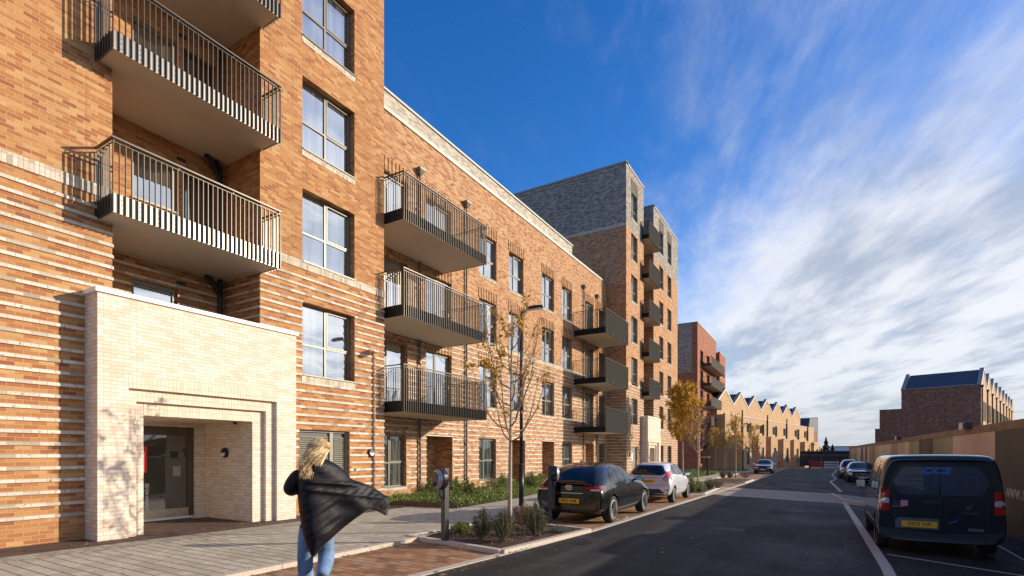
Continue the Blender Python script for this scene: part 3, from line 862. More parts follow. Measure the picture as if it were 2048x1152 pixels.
for u in (16.02, 19.2, 32.75, 35.2): pipe(B, fB, u, -.1, 12.85)

# ================================================================ far tower (C)
C = empty('apartment_tower', (-12.4, 45, 0), 0, 'seven storey amber brick tower with pale grey brick top beyond the long block', 'apartment building')
fC = plane(12.4)
CM = [BR_MID, BR_WHITE, BR_SOLD, BR_GREY, COPING]
Zg = 18.62
h7 = [5.92 + 3.15 * k for k in range(6)]
mb = MB()
p1 = [(38.6, 40.15, h - 2.0, h) for h in h7] + [(38.6, 40.0, -.2, 2.2)]
p2 = [(a, b, h - 2.0, h) for a, b in ((46.5, 47.95), (49.4, 50.9)) for h in h7] + [(49.4, 50.9, .3, 2.4)] + [(46.5, 47.95, .3, 2.4)]
for u0, u1, ops, zt in ((37.4, 41.8, p1, 23.25), (44.7, 53.4, p2, 23.05)):
    wall(mb, fC, u0, u1, -.4, Zg, ops, stripes=ST, sold=(6.84,))
    wall(mb, fC, u0, u1, Zg, zt, ops, m=3)
    for o in ops:
        if o[3] > 3 : fbox(mb, fC, o[0] - .03, o[1] + .03, o[2] - .14, o[2] - .02, -.02, .02, 2)
        if o[3] > 20: ribs(mb, fC, o[0], o[1], o[3] + .02, 1.0, 3)
    fbox(mb, fC, u0 - .03, u1 + .03, zt, zt + .1, -.05, .35, 4)
fC2 = plane(14.0)
lc = [(42.0, 43.6, 3.15 * k + 3.5, 3.15 * k + 5.9) for k in range(6)]
wall(mb, fC2, 41.8, 44.7, 3, Zg, lc, rev=.1, stripes=ST); wall(mb, fC2, 41.8, 44.7, Zg, 22.4, lc, rev=.1, m=3)
cy = lambda Y: (lambda u, z, d=0.: (u, Y + d, z))
wall(mb, cy(44.7), -14.0, -12.4, -.4, Zg, (), stripes=ST); wall(mb, cy(44.7), -14.0, -12.4, Zg, 23.05, (), m=3)
wall(mb, lambda u, z, d=0.: (u, 41.8 - d, z), -14.0, -12.4, -.4, Zg, (), stripes=ST)
# end wall facing the camera
wall(mb, cy(37.4), -34, -12.4, 13.5, Zg, ()); wall(mb, cy(37.4), -13.9, -12.4, -.4, 13.5, (), stripes=ST, sold=(6.84,)); wall(mb, cy(37.4), -34, -12.4, Zg, 23.25, (), m=3)
fbox(mb, cy(37.4), -34, -12.4, Zg, Zg + .225, -.015, .01, 2)
fbox(mb, cy(37.4), -34, -12.35, 23.25, 23.38, -.06, .35, 4)
fbox(mb, cy(37.4), -34, -12.4, 22.98, 23.2, -.03, .01, 3)
for x in (-17.9, -25.0):
    for k in range(7): fbox(mb, cy(37.4), x + k * .3, x + k * .3 + .1, 20.9, 22.6, -.03, .01, 3)
for x in (-15.4, -19.2): fbox(mb, cy(37.4), x, x + .02, Zg, 23.2, -.012, .01, 4)
fbox(mb, cy(44.7), -14.0, -12.35, 23.05, 23.15, -.05, .3, 4)
mb.quad((-12.4, 37.4, 23.2), (-12.4, 41.8, 23.2), (-34, 41.8, 23.2), (-34, 37.4, 23.2), 4)
mb.quad((-12.4, 44.7, 23.0), (-12.4, 53.4, 23.0), (-34, 53.4, 23.0), (-34, 44.7, 23.0), 4)
mb.quad((-14.0, 41.8, 22.4), (-14.0, 44.7, 22.4), (-34, 44.7, 22.4), (-34, 41.8, 22.4), 4)
wall(mb, lambda u, z, d=0.: (u, 53.4 - d, z), -34, -12.4, -.4, Zg, (), stripes=ST); wall(mb, lambda u, z, d=0.: (u, 53.4 - d, z), -34, -12.4, Zg, 23.05, (), m=3)
mb.build('wall', CM, C)
for o in p1[:-1] + p2: window(C, fC, *o, split=.5, tr=.4, sash=False, glass=GLASS if o[3] > 3 else GLASS2)
for o in lc: window(C, fC2, *o, dep=.06, split=.5, tr=0, sill=False, sash=False, name='balcony_door')
for k in range(5): balcony(C, fC, 41.2, 44.5, 6.3 + 3.15 * k, .62, back=1.6, uin=(41.8, 44.7), front='panel', fm=METAL_DK)
mb = MB(); fbox(mb, fC, 38.62, 39.98, -.2, 2.18, .1, .16); fbox(mb, fC, 38.95, 39.25, 1.1, 1.75, .09, .1, 1); mb.build('service_door', [DOORG, WHITEP], C)
bulkhead(C, (-12.4, 38.1, 1.55), s=1.1)
PC = [(41.65, 44.35, 0, 2.6), (41.85, 44.1, 0, 2.38), (42.05, 43.9, 0, 2.16)]
porch(C, 11.85, 41.1, 44.95, PC, 4.6, 14.0, 12.4)
mb = MB(); fbox(mb, plane(13.4), 42.05, 43.9, -.25, 2.16, 0, .1); mb.build('entrance_door', simple('bright door panel', (.5, .47, .42)), C)
mb = MB(); fbox(mb, fC, 41.2, 44.85, 4.55, 4.64, -.4, 0); mb.build('porch_roof', COPING, C)

# ================================================================ red block (D)
TD = 14.2; KD = .87
def kz(z): return 1.65 + (z - 1.65) * KD
def FW(px, T):
    p = (px - PW / 2) / FPX; Z = T / (sth - p * cth); return Z * (p * sth + cth)
d0, d1, d2 = FW(1395, TD), FW(1432.5, TD), FW(1444.5, TD)
D = empty('apartment_building', (-TD, d0, -.4), 0, 'red brick apartment building with grey brick corner top behind the golden trees', 'apartment building')
fDd = plane(TD); DM = [BR_RED, BR_GREY, COPING, STONE]
mb = MB(); zt = kz(21.9); z2 = kz(20.0)
hd = [kz(5.5 + 3.15 * k) for k in range(5)]
cy0 = cy(d0); W_ = d1 - d0; XB = -34
f1 = [(d0 + W_ * .13, d0 + W_ * .27, h - 1.85, h) for h in [2.15] + hd] + [(d0 + W_ * .45, d0 + W_ * .62, h - 2.0, h) for h in [2.15] + hd]
wall(mb, fDd, d0, d1, -.9, zt, f1, rev=.35)
W2 = d2 - d1
f2_ = [(d1 + W2 * p, d1 + W2 * q, h - 2.0, h) for p, q in ((.22, .42), (.6, .8)) for h in [2.0] + hd]
fD2 = plane(TD - .5)
wall(mb, fD2, d1, d2, -.9, z2, f2_, rev=.15)
wall(mb, cy(d1), -TD, -TD + .5, -.9, z2, ())
xe = -TD - .7
ow = [(-19.8, -17.4, kz(17.2), kz(19.6)), (-19.8, -17.4, kz(13.9), kz(15.9))]
lo = [(-19.8, -17.6, kz(z), kz(z + 1.9)) for z in (1.0, 4.2, 7.4, 10.6)]
wall(mb, cy0, XB, xe, kz(14.3), zt, ow, m=1); wall(mb, cy0, xe, -TD, -.9, zt, ()); wall(mb, cy0, XB, xe, -.9, kz(14.3), lo)
fbox(mb, cy0, XB, -TD + .03, zt, zt + .12, -.05, .4, 2)
fbox(mb, fDd, d0, d1, zt, zt + .12, -.05, .3, 2); fbox(mb, fD2, d1, d2, z2, z2 + .12, -.05, .3, 2)
for o in f2_: fbox(mb, fD2, o[0], o[1], o[2] - .1, o[2], -.02, .02, 3)
mb.quad((-TD, d0, zt), (-TD, d1, zt), (XB, d1, zt), (XB, d0, zt), 2); mb.quad((-TD + .5, d1, z2), (-TD + .5, d2, z2), (XB, d2, z2), (XB, d1, z2), 2)
wall(mb, cy(d1), XB, -TD, z2, zt, ())
wall(mb, lambda u, z, d=0.: (u, d2 - d, z), XB, -TD + .5, -.9, z2, ())
mb.build('wall', DM, D)
for o in f1: window(D, fDd, *o, dep=.25, split=0, tr=0, sill=False, sash=False, glass=GLASS2, frame=FRAME_DK)
for o in f2_: window(D, fD2, *o, dep=.1, split=0, tr=.4, sill=False, sash=False, frame=FRAME_DK)
for o in ow + lo: window(D, cy0, *o, dep=.1, split=.5, tr=.45, sill=False, sash=False, frame=FRAME_DK)
for k in range(5): balcony(D, fDd, d0 + W_ * .18, d1 - .5, kz(3.0 + 3.15 * k), 1.3, h=1.3, front='panel', fm=simple('mid grey balcony panel', (.075, .07, .062), rough=.85, spec=.06, metal=.0), sp=.2)
mb = MB(); fbox(mb, fD2, d1 + W2 * .1, d1 + W2 * .6, -.5, 3.0, -1.0, -.05); mb.build('entrance_canopy', simple('grey porch render', (.42, .41, .39)), D)

# ================================================================ terrace of gabled houses (E)
def terrace(root, mb, y0, n, sp, x0, xb, ze, zp, m_w=0, m_r=1, m_c=2):
    """saw-tooth gables facing +x, ridges running back along -x"""
    for k in range(n):
        a = y0 - k * sp; b = a - sp; c = (a + b) / 2
        mb.add([(x0, a, -.3), (x0, b, -.3), (x0, b, ze), (x0, c, zp), (x0, a, ze)], [(0, 1, 2, 3, 4)], m_w)
        mb.add([(xb, a, -.3), (xb, b, -.3), (xb, b, ze), (xb, c, zp), (xb, a, ze)], [(0, 1, 2, 3, 4)], m_w)
        mb.quad((x0 - .3, a, ze - .05), (x0 - .3, c, zp - .05), (xb + .3, c, zp - .05), (xb + .3, a, ze - .05), m_r)
        mb.quad((x0 - .3, b, ze - .05), (x0 - .3, c, zp - .05), (xb + .3, c, zp - .05), (xb + .3, b, ze - .05), m_r)
        for s0, s1 in ((a, c), (b, c)):   # raised gable copings
            for X0, X1 in ((x0 - .35, x0 + .04), (xb - .04, xb + .35)):
                vs = [(X, y, z + e) for X in (X0, X1) for y, z in ((s0, ze), (s1, zp)) for e in (-.1, .16)]
                mb.add(vs, [(0, 1, 3, 2), (4, 6, 7, 5), (0, 4, 5, 1), (2, 3, 7, 6), (1, 5, 7, 3), (0, 2, 6, 4)], m_c)


aE = math.atan((1942 - 1024) / FPX) - TH
E_ = empty('terraced_houses', (-.2, 128.4, -1.09), -aE, 'row of buff brick terraced houses with saw tooth gables closing the street', 'terraced houses')
E_.scale = (1.3, 1.3, 1.3)
EM = [BR_BUFF, ROOFM, COPING, BR_RED]
lf = lambda x0: (lambda u, z, d=0.: (x0 - d, u, z))
mb = MB()
terrace(E_, mb, 1.4, 6, 5.5, -3.2, -13, 8.05, 9.75)
mb.quad((-3.2, 1.4, -.3), (-13, 1.4, -.3), (-13, 1.4, 8.05), (-3.2, 1.4, 8.05))
terrace(E_, mb, -31.6, 1, 5.5, -3.2, -5.5, 8.05, 9.75)
mb.quad((-3.2, -37.1, -.3), (-5.5, -37.1, -.3), (-5.5, -37.1, 8.05), (-3.2, -37.1, 8.05)); mb.quad((-5.5, -31.6, -.3), (-13, -31.6, -.3), (-13, -31.6, 8.05), (-5.5, -31.6, 8.05))
vol = [(-4.3, -.4), (-10.2, -6.4), (-16.6, -13.3), (-22.0, -18.7), (-27.7, -24.7), (-32.9, -29.9), (-38.2, -35.3)]
hl = [3.9, 3.9, 4.05, 4.05, 4.2, 4.2, 4.2, 4.3, 4.3]
up = []
for k, (a, b) in enumerate(vol):
    up += [(a + .5, a + 1.7, 4.7, 5.75), (b - .9, b - .4, 4.7, 5.75)]
wall(mb, lf(-1.5), -39.4, 3.2, -.3, 6.45, up, rev=.12)
mb.quad((-1.5, 3.2, -.3), (-1.5, 3.2, 6.45), (-6, 3.2, 6.45), (-6, 3.2, -.3)); mb.quad((-1.5, -39.4, 6.4), (-1.5, 3.2, 6.4), (-3.2, 3.2, 6.4), (-3.2, -39.4, 6.4), 2)
mb.quad((-1.5, -39.4, -.3), (-1.5, -39.4, 6.45), (-6, -39.4, 6.45), (-6, -39.4, -.3))
fbox(mb, lf(-1.5), -39.4, 3.25, 6.45, 6.55, -.04, .2, 2)
gw = []
for (a, b), h in zip(vol, hl):
    o = (a + (b - a) * .42, a + (b - a) * .78, .9, 2.9); gw.append(o)
    wall(mb, lf(0), a, b, -.3, h, [o], rev=.12)
    for y in (a, b): mb.quad((0, y, -.3), (0, y, h), (-1.5, y, h), (-1.5, y, -.3))
    mb.quad((0, a, h - .05), (0, b, h - .05), (-1.5, b, h - .05), (-1.5, a, h - .05), 2)
    fbox(mb, lf(0), a - .03, b + .03, h, h + .08, -.04, .2, 2)
mb.build('wall', EM, E_, local=True)
for o in gw: window(E_, lf(0), *o, dep=.06, split=.5, tr=0, sill=False, sash=False, local=True)
for o in up: window(E_, lf(-1.5), *o, dep=.06, split=0, tr=0, sill=False, sash=False, local=True)
for a, b in vol:
    for y in (a + 2.0, b - 1.15): pipe(E_, lf(-1.5), y, 4.3, 5.9, r=.07, hopper=False, mat=BLACK, local=True)
for y in (-1.6, -14.5, -24.0, -34.): pipe(E_, lf(-1.5), y, 4.1, 7.2, r=.08, hopper=False, mat=BLACK, local=True)
for k in range(7):
    mb = MB(); y = 1.4 - 5.5 * k - 2.75; mb.box(-9.4, -6.2, y - .45, y + .1, 9.3, 10.15); mb.build('ridge_box', ROOFM, E_, local=True)
# house beyond the terrace
H2 = empty('house', (-1.9, 147, -1.3), -aE, 'dark gabled house with blue grey roof just past the end of the terrace', 'house')
H2.scale = (1.3, 1.3, 1.3)
mb = MB(); mb.box(-4, 0, -3, 5, -.3, 6.3, 0)
mb.add([(0.05, -3, 6.3), (0.05, 5, 6.3), (0.05, 5, 9.3), (0.05, -2, 8.9), (-6, -3, 6.3), (-6, 5, 6.3), (-6, 5, 9.3), (-6, -2, 8.9)], [(0, 1, 2, 3), (4, 7, 6, 5), (0, 3, 7, 4), (3, 2, 6, 7), (1, 5, 6, 2)], 1)
mb.build('wall', [BR_BROWN, ROOFM], H2, local=True)
mb = MB(); mb.box(-.9, -.2, 2.5, 3.1, 7.2, 7.9); mb.box(-3.5, .08, 4.6, 5.06, 6.2, 9.4); mb.build('verge', simple('blue grey cladding', (.30, .34, .40), rough=.4), H2, local=True)

# ================================================================ brown gabled terrace to the right (F)
aF = math.atan((2122 - 1024) / FPX) - TH
F_ = empty('terraced_houses', (15.09, 75.3, -.5), -aF, 'brown brick gable end of a terrace rising above the hoarding at the right', 'terraced houses')
mb = MB(); zf = .5
FM_ = [BR_BROWN, simple('blue grey standing seam roof', (.03, .038, .06), rough=.45, var=.15), COPING, BR_BUFF]
n = 9; sp_ = 6.22
terrace(F_, mb, sp_ * n, n, sp_, 0, -7.1, 9.75, 11.85, 3)
fy = lambda u, z, d=0.: (u, -.01 + d, z)
wall(mb, fy, -7.1, 0, -.3, 9.8, ()); wall(mb, fy, -9.27, -7.1, -.3, 7.5, ()); wall(mb, fy, -9.73, -9.27, -.3, 5.2, ())
fbox(mb, fy, -7.15, .03, 9.8, 9.88, -.04, .2, 2); fbox(mb, fy, -9.3, -7.1, 7.5, 7.57, -.04, .2, 2); fbox(mb, fy, -9.76, -9.27, 5.2, 5.26, -.04, .2, 2)
mb.box(-9.27, -7.1, 0, 56, -.3, 7.5, 0); mb.box(-9.73, -9.27, 0, 56, -.3, 5.2, 0)
mb.build('wall', FM_, F_, local=True)
fF = lambda u, z, d=0.: (-d, u, z)
for k in range(n):
    y = k * sp_
    for a, b, c, d in ((2.6, 3.4, 5.9, 8.1), (4.7, 5.3, 5.9, 8.1), (2.6, 3.4, 2.6, 4.6), (4.7, 5.3, 2.6, 4.6)):
        window(F_, lambda u, z, d=0.: (.06 - d, u, z), y + a, y + b, c, d, dep=.01, split=0, tr=0, sill=False, sash=False, frame=FRAME_DK, glass=GLASS2, local=True)
    pipe(F_, fF, y + .15, 0, 9.5, r=.07, mat=BLACK, local=True)

# ================================================================ hoarding
HP = [(3.95, -4), (3.92, 15.8), (3.86, 17.9), (3.78, 22.4), (3.66, 28.2), (3.5, 36), (3.2, 48), (2.75, 70)]
def hx(y):
    for a, b in zip(HP[:-1], HP[1:]):
        if a[1] <= y <= b[1] + 1e-6: return a[0] + (b[0] - a[0]) * (y - a[1]) / (b[1] - a[1])
    return HP[-1][0]
HO = empty('site_hoarding', (3.9, 20, -.25), 0, 'tall plywood site hoarding with printed bronze and olive panels beside the parked van', 'hoarding')
def hpanel_mat(i, c1, c2, rough, metal, streak):
    m, t = new_mat('hoarding print %d' % i)
    tc = t.n('ShaderNodeTexCoord').outputs['Object']
    n = t.n('ShaderNodeTexNoise', {'Vector': t.n('ShaderNodeMapping', {'Vector': tc, 'Scale': (1, 1.0, streak)}).outputs[0], 'Scale': .55, 'Detail': 1.5}).outputs[0]
    c = t.ramp(n, [(.35, c1), (.65, c2)])
    b = t.n('ShaderNodeBump', {'Height': n, 'Strength': .25, 'Distance': .3}).outputs[0]
    fin(t, t.n('ShaderNodeBsdfPrincipled', {'Base Color': c, 'Roughness': rough, 'Metallic': metal, 'Normal': b}).outputs[0]); return m
HM = [hpanel_mat(0, (.034, .028, .015), (.055, .045, .024), .5, 0, 1), hpanel_mat(1, (.56, .36, .25), (.74, .54, .40), .4, .1, .6),
      hpanel_mat(2, (.20, .20, .11), (.32, .31, .18), .4, .1, .5), hpanel_mat(3, (.50, .40, .27), (.70, .62, .46), .4, .1, .4), hpanel_mat(4, (.30, .22, .13), (.44, .34, .22), .4, .1, .5)]
def hpart(y0, y1, z0, z1, th, off):
    mb = MB(); ax, bx = hx(y0), hx(y1); k = 1
    g0, g1 = groad(ax, y0), groad(bx, y1)
    vs = []
    for x, y, g in ((ax, y0, g0), (bx, y1, g1)):
        for dx in (off, off + th):
            for z in (z0, z1): vs.append((x + dx, y, (g if z < .5 else 0) + z))
    mb.add(vs, [(0, 1, 3, 2), (4, 6, 7, 5), (0, 4, 5, 1), (2, 3, 7, 6), (1, 5, 7, 3), (0, 2, 6, 4)])
    return mb
edges_h = [(-4, 10), (10.002, 17.9, 0), (17.902, 22.4, 1), (22.402, 25.5, 2), (25.502, 28.4, 0), (28.402, 31, 2), (31.002, 34.5, 3), (34.502, 36.8, 4), (36.802, 40, 3)]
y = 40.002; rr = random.Random(3)
while y < 69: edges_h.append((y, min(70, y + rr.uniform(1.2, 2.6)), rr.choice([2, 3, 4, 4, 3, 0]))); y = edges_h[-1][1] + .002
for e in edges_h:
    hpart(e[0], e[1], -.1, 2.24, .02, 0).build('printed_panel', HM[e[2] if len(e) > 2 else 0], HO)
WOOD = simple('timber capping', (.30, .17, .08), rough=.6, var=.4, nscale=2.5)
for a, b in zip(HP[:-1], HP[1:]): hpart(a[1], b[1], 2.245, 2.44, .05, -.03).build('top_rail', WOOD, HO)
mb = MB(); y = -3.
while y < 69: mb.box(hx(y) + .05, hx(y) + .15, y - .05, y + .05, -.5, 2.4); y += 2.4
mb.build('post', WOOD, HO)
mb = MB(); put_text(mb, 'www.r', .50, (3.868, 16.35, .76), (0, -1, 0), (0, 0, 1), bold=.0, sx=1.05); mb.build('lettering', simple('printed pale lettering', (.62, .60, .55)), HO)
for y in (20.2, 33.5):
    e = empty('floodlight', (hx(y) - .1, y, 2.5), 0, 'small white and black site light clamped on the hoarding, %s' % ('the nearer one above the van' if y < 30 else 'the farther one beyond the van'), 'site light', 'lights on the hoarding')
    mb = MB(); mb.box(-.09, .09, .02, .5, -.11, .09); mb.build('housing', WHITEP, e, local=True)
    mb = MB(); mb.box(-.08, .08, -.28, .02, -.1, .08); mb.lathe([(.06, 0), (.07, .06)], (-.08, -.14, 0), 'x', 12); mb.build('lamp', BLACK, e, local=True)

# ================================================================ lamp posts
def lamp_post(x, y, z0, h, label, arm=.5, r=.06, adir=1, base=True):
    e = empty('street_lamp', (x, y, z0), 0, label, 'street lamp', 'street lamps along the street')
    mb = MB(); mb.tube([(0, 0, -.1), (0, 0, 1.35)], r * 1.45, 10); mb.tube([(0, 0, 1.35), (0, 0, 1.42)], [r * 1.45, r], 10); mb.tube([(0, 0, 1.42), (0, 0, h)], [r, r * .7], 10)
    mb.build('pole', BLACKM, e, smooth=True, local=True)
    mb = MB(); mb.tube([(0, 0, h - .08), (adir * .2, 0, h + .02)], r * .5, 6)
    n = 14; top = []; 
    for i in range(n):
        a = 2 * math.pi * i / n; top.append((adir * (.2 + arm / 2) + arm / 2 * math.cos(a), .13 * math.sin(a)))
    mb.prism(top, lambda a, b: (a, b, h), lambda a, b: (a * .96, b * .8, h + .10))
    mb.build('lamp_head', BLACKM, e, local=True)
    mb = MB(); mb.box(adir * .2 + (.06 if adir > 0 else -arm + .06), adir * .2 + (arm - .06 if adir > 0 else -.06), -.09, .09, h - .012, h - .001); mb.build('lens', WHITEP, e, local=True)
    return e
lx, ly = (-.4958 * 17.2, .8686 * 17.2)
lamp_post(lx, ly, gpav(lx, ly), 6.45, 'tall black street lamp standing beside the green bed, behind the near young tree', arm=.62)
def at(px, Z): p = (px - PW / 2) / FPX; return (Z * (p * cth - sth), Z * (p * sth + cth))
x, y = at(1486, 62); lamp_post(x, y, gpav(x, y), 5.6, 'small black street lamp in front of the buff terrace', adir=1)
x, y = at(1619, 75); lamp_post(x, y, gpav(x, y), 3.4, 'short black lamp at the far end of the buff terrace', adir=1)
x, y = at(1834, 62); lamp_post(x, y, -.4, 5.2, 'black street lamp head showing above the hoarding before the brown gable end', arm=1.3, adir=-1)
# low post with a dark sign arm by the far grass
x, y = at(1415.5, 45)
e = empty('signpost', (x, y, gpav(x, y)), 0, 'dark post with a flat grey arm in the grass before the red block', 'signpost')
mb = MB(); mb.box(-.07, .07, -.07, .07, -.1, 1.55); mb.build('post', BLACKM, e, local=True)
mb = MB(); mb.box(-.75, .15, -.08, .08, 1.56, 1.68); mb.build('arm', COPING, e, local=True)

# ================================================================ charging posts
def charger(x, y, rz, label):
    e = empty('charging_post', (x, y, gbay(x, y)), rz, label, 'charging post', 'electric car charging posts')
    mb = MB(); mb.box(-.06, .06, -.05, .05, 0, 1.48); mb.build('post', simple('dark grey post steel', (.075, .078, .08), rough=.4, metal=.5), e, local=True)
    mb = MB(); mb.box(-.13, .13, -.11, .11, 0, .012); mb.build('base_plate', simple('steel plate', (.22, .21, .2), rough=.5, metal=.6), e, local=True)
    c = (.0, -.055, 1.27); S = 1.0
    mb = MB(); mb.lathe([(.0001, .12), (.20, .12), (.215, .09), (.215, .0), (.20, -.04)], (c[0], c[1] - .10, c[2]), 'y', 28)
    h = mb.build('charger_head', simple('black charger shell', (.02, .02, .022), rough=.25), e, smooth=False, local=True)
    for v in h.data.vertices: v.co.z = c[2] + (v.co.z - c[2]) * 1.14
    mb = MB(); mb.lathe([(.20, -.041), (.175, -.085), (.10, -.11), (.0001, -.117)], (c[0], c[1] - .10, c[2]), 'y', 28)
    o = mb.build('front_cover', simple('silver charger cover', (.34, .36, .40), rough=.28, metal=.6), None, smooth=True, local=True)
    for v in o.data.vertices: v.co.z = c[2] + (v.co.z - c[2]) * 1.14
    o.parent = h
    n = 18; mb = MB()
    mb.add([(.118 * math.cos(2 * math.pi * i / n), c[1] - .219, c[2] + .02 + .155 * math.sin(2 * math.pi * i / n)) for i in range(n)], [tuple(range(n))])
    o = mb.build('dark_face', simple('dark brown gloss', (.05, .035, .03), rough=.2), None, local=True); o.parent = h
    mb = MB(); mb.lathe([(.055, 0), (.055, -.03), (.04, -.035), (.0001, -.02)], (.0, c[1] - .222, c[2] - .13), 'y', 16)
    o = mb.build('socket', BLACK, None, local=True); o.parent = h
    h.scale = (.82, .9, .82); h.location = (0, -.0, 1.27 * .18)
    mb = MB(); mb.tube([(-.0, -.10, 1.10), (.0, -.12, .98), (.0, -.06, .90)], .035, 8); mb.build('cable_holder', MATS['dark grey post steel'], e, local=True)
    return e
x, y = G(890, 1089, gbay); charger(x, y, R(-14), 'electric charging post with silver round face at the near corner of the mulch bed')
x, y = G(1100, 1047, gbay); charger(x, y, R(118), 'electric charging post seen side on, right behind the black hatchback')


# ================================================================ plants
def leaf(mb, p, s, rnd, flat=0.):
    a = Vector((rnd.gauss(0, 1), rnd.gauss(0, 1), rnd.gauss(0, 1) * (1 - flat))).normalized(); b = a.orthogonal().normalized()
    b = (b * math.cos(rnd.random() * 6.28) + a.cross(b) * math.sin(rnd.random() * 6.28))
    w = s * rnd.uniform(.45, .7)
    mb.add([p - a * s * .5, p + b * w * .5, p + a * s * .5, p - b * w * .5], [(0, 1, 2, 3)])


def tree(x, y, z0, h, clear, spread, seed, label, leafn=0, lm=None, lsize=.09, twig=1., r0=.045, lean=(0, 0), leafz=(.35, 1.), group='young street trees', nlimb=26, cat='tree'):
    rnd = random.Random(seed)
    e = empty('street_tree', (x, y, z0), 0, label, cat, group)
    tk = MB(); tips = []
    P = []; k = 9
    for i in range(k + 1):
        t = i / k; P.append(Vector((lean[0] * t + .03 * math.sin(3 * t + seed), lean[1] * t + .03 * math.cos(4 * t + seed), -.05 + h * .97 * t)))
    tk.tube(P, [r0 * (1 - .9 * (i / k) ** 1.1) + .004 for i in range(k + 1)], 9)
    def on(t):
        f = t * k; i = min(k - 1, int(f)); return P[i].lerp(P[i + 1], f - i)
    br = MB()
    for i in range(nlimb):
        t0 = clear / h + (1 - clear / h) * (i / nlimb) ** 1.35 * .88
        az = i * 2.4 + rnd.uniform(-.4, .4); L = spread * (1.25 - .85 * (i / nlimb)) * rnd.uniform(.8, 1.2)
        s = on(t0); rise = (h - s.z) * rnd.uniform(.5, .85) * (.75 if i < 6 else 1)
        d = Vector((math.cos(az), math.sin(az), 0)); pts = []; m = 6
        for j in range(m + 1):
            q = j / m; out = L * (q ** .62); up = rise * (q ** 1.5)
            pts.append(s + d * out + Vector((rnd.gauss(0, .012), rnd.gauss(0, .012), up)))
        rb = r0 * .36 * (1 - .5 * i / nlimb)
        br.tube(pts, [rb * (1 - j / m) + .0035 for j in range(m + 1)], 5, cap=False)
        for b in range(int(7 * twig)):
            q = rnd.uniform(.2, .98); f = q * m; jj = min(m - 1, int(f)); s2 = pts[jj].lerp(pts[jj + 1], f - jj)
            dd = (d * rnd.uniform(-.2, .8) + Vector((rnd.gauss(0, .45), rnd.gauss(0, .45), rnd.uniform(.5, 1.3)))).normalized()
            L2 = rnd.uniform(.25, .62) * spread * (1.2 - .5 * q)
            e2 = s2 + dd * L2 + Vector((0, 0, .12 * L2)); mid = s2.lerp(e2, .5) + Vector((rnd.gauss(0, .02), rnd.gauss(0, .02), -.02))
            br.tube([s2, mid, e2], [.0055, .004, .0022], 4, cap=False)
            tips += [(s2, mid), (mid, e2)]
            if rnd.random() < .6:
                d3 = (dd + Vector((rnd.gauss(0, .5), rnd.gauss(0, .5), rnd.gauss(0, .3)))).normalized(); e3 = mid + d3 * L2 * .5
                br.tube([mid, e3], [.004, .002], 3, cap=False); tips.append((mid, e3))
    tr = tk.build('trunk', BARK, e, smooth=True, local=True)
    o = br.build('branches', TWIG, None, local=True); o.parent = tr
    if leafn:
        lb = MB(); zs = [(a, b) for a, b in tips if leafz[0] * h < b.z < leafz[1] * h + .3]
        cl = [rnd.choice(zs) for _ in range(max(6, leafn // 26))]
        for i in range(leafn):
            a, b = rnd.choice(cl) if rnd.random() < .72 else rnd.choice(zs)
            p = a.lerp(b, rnd.random()) + Vector((rnd.gauss(0, .055), rnd.gauss(0, .055), rnd.gauss(0, .06) - .03)) * (lsize / .09)
            leaf(lb, p, lsize * rnd.uniform(.6, 1.25), rnd)
        lb.build('crown', lm or LF_AUT, e, local=True)
    return e


tx, ty = G(1022, 1063, gpav)
tree(tx, ty, gpav(tx, ty) + .02, 5.15, 2.05, .80, 4, 'young street tree with pale trunk and few orange leaves standing in the near mulch bed', leafn=850, lsize=.085, leafz=(.5, .98), r0=.05, nlimb=22, twig=.95)
x, y = at(1366, 39); tree(x, y, gpav(x, y), 7.3, 2.8, 1.1, 9, 'street tree full of golden leaves just past the silver car', leafn=10500, lm=LF_YEL, lsize=.165, leafz=(.36, 1.1), r0=.06, twig=1.2)
x, y = at(1396, 28.6); tree(x, y, gpav(x, y), 4.7, 1.9, .75, 12, 'bare twiggy street tree in the bed ahead of the silver car', leafn=40, lsize=.09, r0=.05, nlimb=30, twig=1.3)
x, y = at(1431, 62); tree(x, y, gpav(x, y), 5.3, 2.2, .8, 15, 'small yellowing tree in front of the red block doorway', leafn=1500, lm=LF_YEL, lsize=.13, r0=.05)
x, y = at(1449.5, 62); tree(x, y, gpav(x, y), 5.2, 2.1, .55, 17, 'thin half bare tree beside the grey entrance of the red block', leafn=420, lm=LF_AUT, lsize=.12, r0=.05)
x, y = at(1471, 42); tree(x, y, gpav(x, y), 5.4, 2.2, .72, 19, 'slim leafy young tree in the bed just before the parked dark saloon', leafn=1300, lm=LF_YEL, lsize=.11, r0=.05)
x, y = at(1506, 68); tree(x, y, gpav(x, y), 6.2, 2.2, .95, 23, 'yellow leaved tree behind the parked dark saloon, against the terrace', leafn=1700, lm=LF_YEL, lsize=.14, r0=.06)


